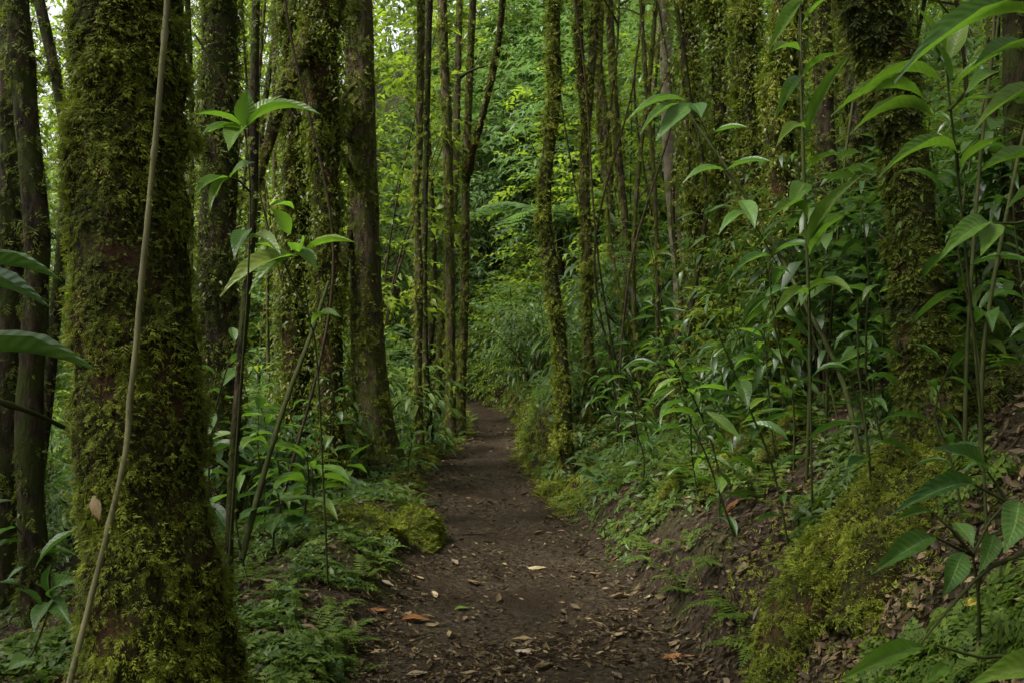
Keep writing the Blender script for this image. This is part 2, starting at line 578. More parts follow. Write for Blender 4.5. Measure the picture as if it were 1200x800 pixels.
# ------------------------------------------------------------------ tubes
def smooth_poly(pts, rad, step):
    pts = np.asarray(pts, float)
    rad = np.asarray(rad, float)
    n = len(pts)
    if n == 2:
        pts = np.array([pts[0], (pts[0] + pts[1]) / 2, pts[1]])
        rad = np.array([rad[0], (rad[0] + rad[1]) / 2, rad[1]])
        n = 3
    ext = np.vstack([2 * pts[0] - pts[1], pts, 2 * pts[-1] - pts[-2]])
    out, ro = [], []
    for i in range(n - 1):
        p0, p1, p2, p3 = ext[i:i + 4]
        k = max(1, int(np.linalg.norm(p2 - p1) / step))
        for j in range(k):
            t = j / k
            out.append(.5 * (2 * p1 + (p2 - p0) * t + (2 * p0 - 5 * p1 + 4 * p2 - p3) * t * t + (3 * p1 - p0 - 3 * p2 + p3) * t ** 3))
            ro.append(rad[i] * (1 - t) + rad[i + 1] * t)
    out.append(pts[-1])
    ro.append(rad[-1])
    return np.array(out), np.array(ro)


class Tube:
    def __init__(s, pts, rad, seg=12, step=.12, rough=.12, freq=3.0, lobes=0.0, seed=0):
        s.c, s.r = smooth_poly(pts, rad, step)
        s.seg, s.rough, s.freq, s.lobes, s.seed = seg, rough, freq, lobes, seed
        t = unit(np.gradient(s.c, axis=0))
        a = np.array([1.0, 0, 0]) if abs(t[0][0]) < .8 else np.array([0, 1.0, 0])
        X = np.zeros_like(t)
        for i in range(len(t)):
            a = a - t[i] * (a @ t[i])
            a = a / np.linalg.norm(a)
            X[i] = a
        s.t, s.X, s.Y = t, X, np.cross(t, X)

    def point(s, u, th):
        """u in ring index units (float), th angle -> position, outward normal, tangent"""
        i = np.clip(np.floor(u).astype(int), 0, len(s.c) - 2)
        w = (u - i)[:, None]
        lerp = lambda A: A[i] * (1 - w) + A[i + 1] * w
        c, t, X, Y = lerp(s.c), unit(lerp(s.t)), unit(lerp(s.X)), unit(lerp(s.Y))
        r = s.r[i] * (1 - w[:, 0]) + s.r[i + 1] * w[:, 0]
        n = X * np.cos(th)[:, None] + Y * np.sin(th)[:, None]
        base = c + n * r[:, None]
        k = 1 + s.rough * vn(base, s.freq, s.seed) + .5 * s.rough * vn(base, s.freq * 3.1, s.seed + 2)
        if s.lobes:
            k = k + s.lobes * np.sin(th * 3 + s.seed + .7 * np.sin(u * .05)) + .5 * s.lobes * np.sin(th * 5 + 2 * s.seed)
        return c + n * (r * k)[:, None], n, t

    def mesh(s, name, mat, origin):
        m = len(s.c)
        th = np.linspace(0, 2 * math.pi, s.seg, endpoint=False)
        uu = np.repeat(np.arange(m, dtype=float), s.seg)
        tt = np.tile(th, m)
        V, _, _ = s.point(uu, tt)
        i, j = np.meshgrid(np.arange(m - 1), np.arange(s.seg), indexing='ij')
        a = i * s.seg + j
        b = i * s.seg + (j + 1) % s.seg
        F = np.stack([a, b, b + s.seg, a + s.seg], -1).reshape(-1, 4)
        return mesh_np(name, V - origin, F, mat, None, True)

    def sample(s, n, u0=0.0, u1=1.0, bias=None, patch=0.0, pf=2.0, side=0.0):
        """points on the bark; bias = favoured direction; patch = how bare the gaps between patches are"""
        m = len(s.c) - 1
        P_, N_, T_ = [], [], []
        got = 0
        wgt = (s.r[:-1] + s.r[1:])
        lo, hi = int(u0 * m), max(int(u1 * m), int(u0 * m) + 1)
        w = wgt[lo:hi] / wgt[lo:hi].sum()
        while got < n:
            k = n * 2
            u = R.choice(np.arange(lo, hi), k, p=w) + R.random(k)
            th = R.random(k) * 2 * math.pi
            p, nn, t = s.point(u, th)
            keep = np.ones(k)
            if bias is not None:
                keep *= np.clip(.55 + .45 * (nn @ np.asarray(bias)), .12, 1)
            if patch:
                keep *= np.where(vn(p, pf, s.seed + 5) + .5 * vn(p, pf * 3, s.seed + 6) > -1 + 2 * patch * .6, 1, .10)
            ok = R.random(k) < keep
            P_.append(p[ok]); N_.append(nn[ok]); T_.append(t[ok])
            got += ok.sum()
        return np.concatenate(P_)[:n], np.concatenate(N_)[:n], np.concatenate(T_)[:n]


def moss_on(tube, name, parent, origin, n, size, mat='moss', tmpl=None, out=.55, down=.6, **kw):
    p, nn, t = tube.sample(n, **kw)
    clump = vn(p, 4.5 / max(size * 9, .35), 3) + .6 * vn(p, 11 / max(size * 9, .35), 4)
    p = p + nn * (size * .75 * np.maximum(clump, -.2))[:, None]
    down_v = np.array([0, 0, -1.0])
    d = nn * out + down_v * (down + R.normal(0, .45, (n, 1))) + R.normal(0, .38, (n, 3))
    rot = frames(d, nn + R.normal(0, .3, (n, 3)) + np.array([0, 0, .5]))
    sz = size * R.uniform(.5, 1.35, n) * (1 + .55 * vn(p, 3.5, 9))
    tm = tmpl or SPRIG[tube.seed % 3]
    me = scatter(name, tm, p - nn * size * .12 - origin, rot, sz, mat)
    return tag(obj(name, me, parent), kind='stuff')


def hang_strands(pts, n_leaf, length, leaf, mat, name, parent, origin):
    """beard-like hanging strands of small leaves below given points"""
    n = len(pts)
    L = length * R.uniform(.3, 1.0, n)
    k = n_leaf
    t = (np.arange(k)[None] + R.random((n, k))) / k
    sway = R.normal(0, .06, (n, 2))
    p = np.repeat(pts[:, None, :], k, 1)
    p[..., 0] += sway[:, :1] * t + R.normal(0, .012, (n, k))
    p[..., 1] += sway[:, 1:] * t + R.normal(0, .012, (n, k))
    p[..., 2] -= L[:, None] * t
    p = p.reshape(-1, 3)
    m = len(p)
    d = R.normal(0, 1, (m, 3)) * np.array([1, 1, .4]) + np.array([0, 0, -.8])
    me = scatter(name, FAR, p - origin, frames(d, R.normal(0, .5, (m, 3)) + np.array([0, 0, 1])), leaf * R.uniform(.6, 1.3, m), mat)
    return tag(obj(name, me, parent), kind='stuff')


# ------------------------------------------------------------------ foliage sprays
def spray_leaves(c, d, L, k, leaf, droop=.5, spread=.95, g=R):
    """twigs starting at c towards d (N,3), each with k alternate leaves; returns pos, dir, up, size"""
    n = len(c)
    d = unit(d)
    t = (np.arange(k)[None] + .6 + g.normal(0, .12, (n, k))) / k
    L = np.broadcast_to(np.asarray(L, float), (n,))
    p = c[:, None] + d[:, None] * (t * L[:, None])[..., None] + np.array([0, 0, -1.0]) * (droop * t * t * L[:, None])[..., None]
    side = unit(np.cross(d, np.array([0, 0, 1.0])) + 1e-4)
    sg = np.where((np.arange(k)[None] + g.integers(0, 2, (n, 1))) % 2 == 0, 1.0, -1.0) * (1 - .75 * (np.arange(k) == k - 1))
    ld = d[:, None] * (1 - .3 * np.abs(sg))[..., None] + side[:, None] * (sg * spread)[..., None] + np.array([0, 0, -1.0]) * (droop * (.3 + .7 * t))[..., None] + g.normal(0, .22, (n, k, 3))
    up = np.array([0, 0, 1.0]) + g.normal(0, .28, (n, k, 3))
    sz = leaf * g.uniform(.6, 1.25, (n, k))
    return p.reshape(-1, 3), ld.reshape(-1, 3), up.reshape(-1, 3), sz.reshape(-1)


def spray_mesh(name, tmpl, c, d, L, k, leaf, mat, droop=.5, g=R):
    p, ld, up, sz = spray_leaves(c, d, L, k, leaf, droop, g=g)
    return scatter(name, tmpl, p, frames(ld, up), sz, mat)


def ellipsoid_pts(n, rx, ry, rz, g, hollow=.45):
    v = unit(g.normal(0, 1, (n, 3)))
    r = (hollow ** 3 + (1 - hollow ** 3) * g.random(n)) ** (1 / 3)
    return v * r[:, None] * np.array([rx, ry, rz]), v

# ------------------------------------------------------------------ the ground
def axis(fine0, fine1, step, grow, lo, hi):
    a = list(np.arange(fine0, fine1, step))
    s = step
    while a[-1] < hi:
        s *= grow
        a.append(a[-1] + s)
    s = step
    while a[0] > lo:
        s *= grow
        a.insert(0, a[0] - s)
    return np.array(a)


def build_ground():
    xs = axis(-2.4, 3.2, .06, 1.09, -160, 160)
    ys = axis(2.8, 13.0, .07, 1.06, -60, 220)
    X, Y = np.meshgrid(xs, ys, indexing='ij')
    Z = H(X, Y)
    s = np.abs(X - path_x(Y))
    Z = Z - .05 * sm((path_w(Y) - .05 - s) / .1)
    V = np.stack([X, Y, Z], -1).reshape(-1, 3)
    n, m = X.shape
    i, j = np.meshgrid(np.arange(n - 1), np.arange(m - 1), indexing='ij')
    a = i * m + j
    F = np.stack([a, a + m, a + m + 1, a + 1], -1).reshape(-1, 4)
    tag(obj('ground', mesh_np('ground', V, F, 'soil', None, True)), 'dark forest soil rising into a steep bank beside the path', kind='structure')
    # the trodden path, a sheet lying in the trough
    ys = np.concatenate([np.arange(-4, 3, .2), np.arange(3, 12, .04), np.arange(12, 30, .1)])
    k = np.linspace(-1, 1, 40)
    Y, K = np.meshgrid(ys, k, indexing='ij')
    edge = path_w(Y) * (1 + .10 * vn2(np.sign(K) * 3, Y, 1.3, 8) + .06 * vn2(np.sign(K) * 3, Y, 5, 9))
    X = path_x(Y) + K * edge
    Z = H(X, Y) + .005 + .014 * vn2(X, Y, 11, 5) + .010 * vn2(X, Y, 26, 6) - .03 * sm((np.abs(K) - .9) / .1)
    V = np.stack([X, Y, Z], -1).reshape(-1, 3)
    n, m = X.shape
    i, j = np.meshgrid(np.arange(n - 1), np.arange(m - 1), indexing='ij')
    a = i * m + j
    F = np.stack([a, a + 1, a + m + 1, a + m], -1).reshape(-1, 4)[:, ::-1]
    tag(obj('path', mesh_np('path', V, F, 'path', None, True)), 'narrow trodden dirt path through the forest', kind='structure')


build_ground()

# ------------------------------------------------------------------ crowns (shared meshes)
def crown_mesh(seed, mat, r=2.4, clumps=26, sprays=13, leaf=.2):
    g = np.random.default_rng(seed)
    cc, _ = ellipsoid_pts(clumps, r, r, r * .55, g, .3)
    c = np.repeat(cc, sprays, 0) + g.normal(0, .28, (clumps * sprays, 3))
    d = unit(c * np.array([1, 1, 1.2])) + g.normal(0, .6, c.shape)
    return spray_mesh('crown', FAR, c, d, .75, 7, leaf, mat, .4, g)


CROWNS = [crown_mesh(50 + i, 'canopy') for i in range(4)]


def add_crown(root, rel, scale=1.0):
    o = obj('crown', CROWNS[R.integers(len(CROWNS))], root, rel)
    o.rotation_euler = (0, 0, R.random() * 6.28)
    o.scale = (scale, scale, scale * R.uniform(.8, 1.2))
    return tag(o, kind='stuff')


def join_tubes(name, specs, mat, origin):
    """specs: list of (pts, rad, seg, step)"""
    VV, FF, k = [], [], 0
    for pts, rad, seg, step in specs:
        t = Tube(pts, rad, seg, step, .05, 8.0)
        m = len(t.c)
        th = np.linspace(0, 2 * math.pi, seg, endpoint=False)
        V, _, _ = t.point(np.repeat(np.arange(m, dtype=float), seg), np.tile(th, m))
        i, j = np.meshgrid(np.arange(m - 1), np.arange(seg), indexing='ij')
        a = i * seg + j
        b = i * seg + (j + 1) % seg
        VV.append(V)
        FF.append(np.stack([a, b, b + seg, a + seg], -1).reshape(-1, 4) + k)
        k += len(V)
    return mesh_np(name, np.concatenate(VV) - origin, np.concatenate(FF), mat, None, True)


SEED = [0]


def tree(name, label, d, prof, bark='bark', group=None, top=9.0, crown=1.0, moss=0, msize=.04, mmat='moss', bias=None, patch=0.0,
         seg=14, rough=.10, freq=4.0, lobes=0.0, down=.6, out=.55, step=.10, trim=0, lean=(0, 0), dvar=None, tmpl=None):
    """prof: (py, px, width in px) from base upwards as seen from d metres; the trunk goes on up to a crown at `top` metres"""
    SEED[0] += 1
    moss, msize = int(moss * (1.6 if d < 5 else 1.15)), msize * (1.2 if d < 5 else 1.38)
    pts, rad = [], []
    for i, (py, px, w) in enumerate(prof):
        dd = d + (dvar[i] if dvar else 0)
        pts.append(P(px, py, dd))
        rad.append(max(.012, (w * (.82 if moss else .95) - trim) / 2 / FPX * dd))
    g = h1(pts[0][0], pts[0][1])
    if pts[0][2] > g - .05:
        pts.insert(0, np.array([pts[0][0], pts[0][1], g - .12]))
        rad.insert(0, rad[0] * 1.15)
    z = pts[-1][2]
    vis_top = z
    while z < top:
        z += 1.3
        l = pts[-1]
        pts.append(np.array([l[0] + lean[0] + R.normal(0, .05), l[1] + lean[1] + R.normal(0, .05), z]))
        rad.append(rad[-1] * .95)
    base = np.array([pts[0][0], pts[0][1], max(pts[0][2], g)])
    root = thing(name, label, 'tree', base, group)
    tb = Tube(pts, rad, seg, step, rough, freq, lobes, SEED[0])
    obj('trunk', tb.mesh('trunk', 'bark_moss' if moss > 3500 and bark == 'bark' and not bias else bark, base), root)
    if moss:
        # stop the moss a little above what can be seen
        u1 = min(1.0, (np.argmax(tb.c[:, 2] > min(vis_top + .3, tb.c[-1, 2] - .01)) + 1) / len(tb.c))
        moss_on(tb, 'moss', root, base, moss, msize, mmat, tmpl, out, down, bias=bias, patch=patch, u1=max(u1, .1))
    if crown:
        add_crown(root, pts[-1] - base + np.array([0, 0, .4]), crown * .55)
    root['_tube'] = SEED[0]
    return root, tb, base


def branch(root, base, pts, rad, moss=0, msize=.035, mmat='moss', bark='bark', name='branch', seg=8):
    SEED[0] += 1
    moss, msize = int(moss * (1.6 if moss > 1300 else .95)), msize * (1.15 if moss > 1300 else 1.45)
    tb = Tube(pts, rad, seg, .08, .15, 6, 0, SEED[0])
    b = obj(name, tb.mesh(name, 'bark_moss' if moss > 300 else bark, base), root)
    if moss:
        moss_on(tb, 'moss', b, base, moss, msize, mmat)
    return b


# ------------------------------------------------------------------ naming by what stands nearby
MARKS = [(40, 5.6, 'the dark crooked trunk'), (150, 3.4, 'the great mossy trunk'), (258, 7.6, 'the creeper-draped dark trunk'), (285, 5.2, 'the dark pole trunk'), (350, 10.2, 'the moss-curtained trunk'),
         (386, 9.6, 'the forking mossy trunk'), (432, 11.2, 'the stout brown trunk'), (491, 12.2, 'the wavering slim trunk'), (534, 14.3, 'the forked pair of trunks'), (488, 7.3, 'the rounded mossy boulder'),
         (590, 18, 'the bend of the path'), (656, 10.2, 'the bowed mossy trunk'), (690, 11, 'the slim upright trunk'), (725, 14.5, 'the two thin crooked trunks'), (790, 11.5, 'the pale smooth trunk'),
         (846, 9.2, 'the hanging moss curtains'), (920, 6.9, 'the yellow mossy column'), (970, 8.4, 'the mossy trunk past the column'), (1020, 7.6, 'the reddish dark trunk'), (1075, 4.5, 'the bent dark trunk'),
         (950, 4.1, 'the mossy buttress root'), (1155, 6.4, 'the thin dark trunk'), (1195, 5.2, 'the half-hidden dark trunk'), (400, 4.75, 'the pale feathery fern'), (850, 6.4, 'the mossy roots of the column')]


def near(x, y):
    px = 600 + x / y * FPX
    a, d, nm = min(MARKS, key=lambda m: abs(m[0] - px) / 60 + abs(m[1] - y) / 2.5)
    if y > d + 4: rel = 'far behind'
    elif y > d + .9: rel = 'behind'
    elif y < d - .9: rel = 'in front of'
    else: rel = 'beside'
    return rel + ' ' + nm


def tall(h):
    return 'ankle-high' if h < .35 else 'knee-high' if h < .65 else 'waist-high' if h < 1.1 else 'chest-high' if h < 1.5 else 'head-high'


HUE = {'leaf': 'bright green', 'leaf_deep': 'dark green', 'leaf_blue': 'mid-green'}

LEFTB = (-.75, -.5, 0)
# the great mossy trunk beside the path
t1, tb1, b1 = tree('tree', 'thick trunk shaggy with olive moss, a pale liana hanging down its face', 3.4,
    [(905, 205, 300), (800, 195, 216), (700, 182, 190), (600, 170, 172), (500, 163, 168), (400, 157, 164), (200, 151, 152), (0, 151, 146), (-260, 150, 140)],
    top=9, crown=1.0, moss=19000, msize=.031, patch=.25, seg=44, rough=.13, freq=9, lobes=.03, step=.05, trim=0, mmat='moss', out=.6, down=.5)

# dark trunks on the low side, behind the great trunk
tree('tree', 'dark crooked trunk with patchy moss beside the great mossy trunk', 5.6,
    [(900, 48, 46), (700, 42, 40), (500, 34, 36), (300, 44, 34), (120, 30, 34), (-60, 18, 32)], 'bark_dark', moss=1500, msize=.045, mmat='moss_dark', patch=.5, seg=14)
tree('tree', 'dark straight trunk partly hidden by long hanging leaves', 6.6,
    [(860, 6, 40), (600, 8, 34), (300, 14, 34), (0, 12, 30)], 'bark_dark', moss=1200, msize=.05, mmat='moss_dark', patch=.5, seg=12)
tree('tree', 'thin leaning dark sapling trunk behind the great mossy trunk', 6.0,
    [(800, 20, 22), (600, 40, 20), (400, 62, 18), (180, 78, 16), (0, 46, 15), (-40, 40, 14)], 'bark_dark', moss=700, msize=.04, mmat='moss_dark', patch=.4, seg=10, top=6, crown=.6)
# leaf-hung dark trunk
t2, tb2, b2 = tree('tree', 'dark trunk draped in small hanging creeper leaves, next to the great mossy trunk', 7.6,
    [(640, 262, 62), (500, 258, 52), (300, 255, 52), (100, 258, 50), (-40, 256, 46)], 'bark_dark', moss=4200, msize=.055, mmat='moss_dark', patch=.2, seg=14)
p, nn, _ = tb2.sample(420, 0, .65)
hang_strands(p + nn * .03, 8, .45, .04, 'creeper', 'creeper', t2, b2)
tree('tree', 'slender straight dark pole trunk with a broad-leaved seedling in front', 5.2,
    [(640, 268, 14), (560, 272, 13), (420, 282, 13), (250, 296, 13), (100, 298, 13), (-40, 300, 12)], 'bark_dark', moss=500, msize=.028, mmat='moss_dark', patch=.4, seg=10, top=6, crown=.6)
# twin trunks with moss curtains
t3, tb3, b3 = tree('tree', 'trunk with a curtain of hanging moss, behind the brown buttressed trunk', 10.2,
    [(600, 350, 52), (450, 350, 44), (300, 348, 42), (150, 350, 46), (0, 345, 44), (-40, 344, 42)], 'bark', moss=3800, msize=.07, patch=.12, seg=14)
p, nn, _ = tb3.sample(800, 0, .6)
hang_strands(p + nn * .05, 8, .7, .055, 'creeper', 'creeper', t3, b3)
t3b, tb3b, b3b = tree('tree', 'leafy moss-curtained trunk forking near the brown buttressed trunk', 9.6,
    [(590, 388, 44), (450, 388, 36), (300, 384, 36), (150, 380, 42), (60, 374, 52), (-40, 380, 50)], 'bark', moss=3400, msize=.065, patch=.15, seg=14)
p, nn, _ = tb3b.sample(460, 0, .6)
hang_strands(p + nn * .05, 8, .6, .055, 'creeper', 'creeper', t3b, b3b)
branch(t3b, b3b, [P(376, 20, 9.6), P(350, 70, 9.3), P(330, 115, 9.1), P(312, 180, 9.0), P(300, 230, 9.0)], [.10, .085, .07, .045, .015], 1000, .045)
# the brown buttressed trunk at the edge of the path
t4, tb4, b4 = tree('tree', 'stout bare brown trunk with flared base, moss only down one side', 11.2,
    [(552, 444, 88), (525, 441, 68), (480, 437, 56), (400, 431, 48), (300, 428, 44), (150, 424, 42), (0, 420, 40), (-40, 420, 39)], 'bark', top=11, moss=4200, msize=.05,
    bias=(-.9, -.35, 0), patch=.36, seg=24, rough=.06, lobes=.05)
branch(t4, b4, [P(422, 165, 11.2), P(404, 160, 11.0), P(388, 130, 10.8), P(378, 95, 10.7), P(365, 78, 10.6), P(352, 66, 10.6)], [.05, .045, .04, .035, .03, .012], 260, .05, name='branch')
branch(t4, b4, [P(398, 150, 11.0), P(405, 112, 10.9), P(418, 98, 10.9)], [.045, .035, .02], 120, .05)
branch(t4, b4, [P(414, 205, 11.1), P(395, 175, 10.7), P(360, 148, 10.4), P(330, 118, 10.1)], [.05, .04, .035, .015], 260, .045)
branch(t4, b4, [P(411, 270, 11.1), P(400, 330, 11.0), P(386, 440, 11.0), P(380, 520, 11.0)], [.04, .06, .07, .09], 700, .06)

# slim trunks lining the path
tree('tree', 'wavering slim mossy trunk between the brown trunk and the forked pair', 12.2,
    [(545, 493, 16), (450, 490, 12), (330, 491, 11), (260, 489, 11), (220, 487, 11), (180, 491, 11), (60, 493, 11), (-40, 494, 10)], top=8, crown=.8, moss=1100, msize=.05, bias=LEFTB, patch=.2, seg=10, rough=.2)
tree('tree', 'short slim dark trunk leaning beside the wavering slim trunk', 12.8,
    [(535, 506, 12), (450, 500, 10), (330, 497, 9), (150, 500, 8), (-40, 505, 8)], 'bark_dark', top=8, crown=.8, moss=450, msize=.05, patch=.3, seg=8)
t6, tb6, b6 = tree('tree', 'straight mossy trunk of the pair standing at the path edge before the bend', 14.2,
    [(528, 528, 17), (450, 528, 15), (300, 527, 14), (150, 524, 14), (60, 520, 14), (-40, 518, 14)], top=9, moss=1500, msize=.055, bias=LEFTB, patch=.15, seg=10)
t6b, tb6b, b6b = tree('tree', 'forked slim trunk of the pair standing at the path edge before the bend', 14.6,
    [(522, 541, 15), (450, 541, 13), (330, 545, 12), (210, 546, 12), (100, 550, 11), (-40, 556, 10)], top=9, crown=.8, moss=1200, msize=.055, bias=LEFTB, patch=.25, seg=10)
branch(t6b, b6b, [P(546, 215, 14.6), P(556, 170, 14.4), P(572, 110, 14.2), P(585, 40, 14.0), P(592, -40, 13.8)], [.06, .055, .05, .045, .04], 350, .05)
branch(t6b, b6b, [P(540, 90, 14.2), P(548, 85, 14.1), P(560, 80, 14.0), P(572, 77, 14.0)], [.035, .02, .016, .008], 0, bark='bark_dark')
tree('tree', 'slim trunk leaning across behind the forked pair', 16.5,
    [(505, 512, 11), (400, 516, 10), (250, 532, 10), (100, 536, 10), (-40, 540, 9)], 'bark', top=9, crown=.9, moss=700, msize=.06, patch=.3, seg=8)
# the bowed trunk on the foot of the bank
t7, tb7, b7 = tree('tree', 'bowed mossy trunk rising from the foot of the bank beside the path', 9.9,
    [(572, 668, 36), (545, 666, 23), (500, 662, 20), (440, 660, 20), (380, 655, 19), (330, 647, 19), (270, 640, 19), (215, 639, 18), (150, 646, 18), (100, 651, 17), (40, 650, 16), (-40, 650, 16)],
    'bark_dark', top=9, moss=4200, msize=.045, bias=(-.95, -.1, 0), patch=.12, seg=16, rough=.16, freq=6)
branch(t7, b7, [P(670, 555, 10.15), P(662, 572, 10.0), P(640, 580, 9.9), P(622, 583, 9.8)], [.07, .06, .05, .02], 400, .05, name='root')
t8, tb8, b8 = tree('tree', 'slim mossy trunk just behind the bowed trunk on the bank', 11.0,
    [(545, 700, 22), (500, 696, 16), (400, 690, 14), (300, 688, 14), (200, 685, 14), (110, 690, 14), (50, 696, 13), (-40, 700, 12)], top=9, crown=.8, moss=1900, msize=.05, bias=LEFTB, patch=.2, seg=10, rough=.2)
branch(t8, b8, [P(687, 150, 11.0), P(682, 100, 11.0), P(678, 40, 11.0), P(679, -40, 11.0)], [.055, .05, .05, .045], 400, .05)
tree('tree', 'thin crooked trunk on the bank behind the slim pair', 15.0,
    [(420, 722, 12), (300, 716, 11), (160, 712, 11), (60, 700, 10), (-40, 694, 10)], top=9, crown=.9, moss=800, msize=.06, patch=.2, seg=8, rough=.2)
tree('tree', 'thin upright trunk on the bank under trailing leaves', 14.0,
    [(420, 737, 13), (300, 735, 12), (150, 722, 12), (-40, 712, 11)], top=9, crown=.9, moss=900, msize=.06, patch=.2, seg=8, rough=.2)
# pale trunk and the curtained trunks higher on the bank
tree('tree', 'pale smooth-barked trunk standing high on the bank', 11.5,
    [(470, 800, 22), (330, 796, 19), (200, 785, 17), (60, 780, 16), (-40, 778, 16)], 'bark_pale', top=10, moss=350, msize=.05, bias=(.9, -.2, 0), patch=.5, seg=14)
CURT = []
for (px, d, w, n, lab) in ((813, 9.6, 24, 2600, 'moss-curtained trunk beside the pale smooth trunk on the bank'),
                           (846, 9.2, 20, 2400, 'slim moss-curtained trunk between two thicker curtained trunks'),
                           (880, 8.6, 32, 3400, 'dark thick trunk behind a curtain of hanging moss and creepers')):
    t_, tb_, b_ = tree('tree', lab, d, [(540, px + 20, w * 1.4), (430, px + 14, w), (300, px + 8, w), (150, px, w), (0, px - 8, w), (-40, px - 10, w)], 'bark_dark', top=9, crown=.9,
                       moss=n, msize=.06, patch=.3, seg=16, rough=.35, freq=2.2, lobes=.15)
    p, nn, _ = tb_.sample(480, 0.05, .7)
    hang_strands(p + nn * R.uniform(.01, .10, (len(p), 1)), 11, 1.1, .05, 'creeper', 'creeper', t_, b_)
t12, tb12, b12 = tree('tree', 'shaggy column trunk of yellow moss rising out of the mossy bank', 6.9,
    [(520, 928, 86), (440, 928, 52), (300, 920, 36), (150, 912, 34), (0, 925, 36), (-40, 928, 34)], 'bark', top=9, moss=6000, msize=.045, patch=.3, seg=20, rough=.32, freq=2.6, lobes=.15)
p, nn, _ = tb12.sample(600, 0.05, .6)
hang_strands(p + nn * .04, 8, .45, .035, 'creeper', 'creeper', t12, b12)
for k, pts in enumerate(([(905, 480, 6.8), (880, 540, 6.6), (850, 590, 6.4), (825, 640, 6.1)], [(915, 470, 6.8), (850, 520, 7.0), (800, 580, 7.0), (770, 640, 6.7)], [(940, 500, 6.7), (930, 570, 6.2), (900, 620, 5.9)])):
    q = [P(*a) for a in pts]
    for v in q[1:]:
        v[2] = h1(v[0], v[1]) + .02
    branch(t12, b12, q, [.10, .08, .07, .03][:len(q)], 1500, .05, name='root', mmat='moss')
# the bent dark trunk and its mossy buttress
t13, tb13, b13 = tree('tree', 'bent dark trunk with climbing leaves, its mossy buttress spilling down the bank', 4.5,
    [(580, 1098, 124), (500, 1090, 92), (430, 1083, 72), (330, 1076, 62), (240, 1070, 60), (150, 1054, 62), (60, 1036, 70), (-20, 1018, 76), (-80, 1005, 78)],
    'bark_dark', top=9, moss=8500, msize=.04, mmat='moss_dark', bias=(-.85, -.3, 0), patch=.2, seg=26, rough=.14, freq=6, lobes=.05, step=.06)
p, nn, t_ = tb13.sample(420, 0.02, .5, bias=(-.6, -.8, 0))
me = scatter('climbing_leaves', MID, p + nn * .02 - b13, frames(nn * .5 + np.array([0, 0, -1.0]) + R.normal(0, .5, p.shape), nn), .05 * R.uniform(.6, 1.2, len(p)), 'cover')
tag(obj('climbing_leaves', me, t13), kind='stuff')
for pts, rr, n in (([(1070, 520, 4.45), (1035, 560, 4.3), (985, 620, 4.15), (935, 690, 4.0), (900, 760, 3.85)], [.10, .14, .15, .14, .08], 7000),
                   ([(1085, 540, 4.4), (1070, 600, 4.2), (1040, 680, 3.95), (990, 760, 3.7)], [.10, .12, .12, .08], 4000),
                   ([(1110, 560, 4.5), (1160, 600, 4.5), (1220, 640, 4.4)], [.12, .10, .06], 1200)):
    q = [P(*a) for a in pts]
    for v in q[1:]:
        v[2] = h1(v[0], v[1]) + .03
    branch(t13, b13, q, rr, n, .04, name='root', mmat='moss' if n > 2000 else 'moss_dark', bark='bark_dark', seg=14)
tree('tree', 'thin dark trunk on the bank beyond the bent dark trunk', 6.4,
    [(520, 1150, 22), (300, 1152, 20), (150, 1160, 20), (-40, 1165, 18)], 'bark_dark', top=8, moss=700, msize=.045, mmat='moss_dark', patch=.3, seg=12)
tree('tree', 'dark trunk at the top of the bank half hidden by leaves', 5.2,
    [(600, 1200, 44), (400, 1200, 38), (200, 1192, 36), (-40, 1190, 34)], 'bark_dark', top=8, moss=1000, msize=.045, mmat='moss_dark', patch=.3, seg=12)
tree('tree', 'reddish dark trunk glimpsed behind the bent trunk', 7.6,
    [(500, 1030, 44), (300, 1018, 38), (100, 1005, 36), (-40, 1000, 34)], 'bark_dark', top=9, moss=1500, msize=.055, mmat='moss_dark', patch=.4, seg=12)
tree('tree', 'mossy trunk glimpsed between the yellow mossy column and the bent trunk', 8.4,
    [(480, 975, 34), (300, 970, 30), (100, 965, 28), (-40, 962, 28)], 'bark_dark', top=9, moss=1700, msize=.055, patch=.2, seg=12)

# far slender trunks: individuals with their own bends
for k in range(46):
    while True:
        d = R.uniform(15, 30)
        px = R.uniform(-40, 1240)
        x = (px - 600) / FPX * d
        if abs(x - path_x(d)) > 1.0 and not (545 < px < 640 and R.random() < .7):
            break
    g = h1(x, d)
    pyb = 400 + (CAMZ - g) / d * FPX
    w = R.uniform(.05, .16) * FPX / d
    a = R.normal(0, 12, 4).cumsum()
    prof = [(pyb, px, w * 1.2), (pyb - 120, px + a[0], w), (pyb - 260, px + a[1], w * .95), (pyb - 400, px + a[2], w * .9), (pyb - 560, px + a[3], w * .85)]
    side = 'on the slope' if x > path_x(d) else 'on the low side'
    tree('tree', f'{"stouter" if w * d / FPX > .11 else "slender"} {"bent" if abs(a[3]) > 22 else "straight"} trunk {side} {near(x, d)}', d, prof, R.choice(['bark', 'bark_dark', 'bark']), 'far slender trunks ' + side, top=R.uniform(8, 11) + max(0, g), crown=R.uniform(.7, 1.0) * (k % 2),
         moss=240, msize=.085, patch=.25, seg=7, step=.3, rough=.15)
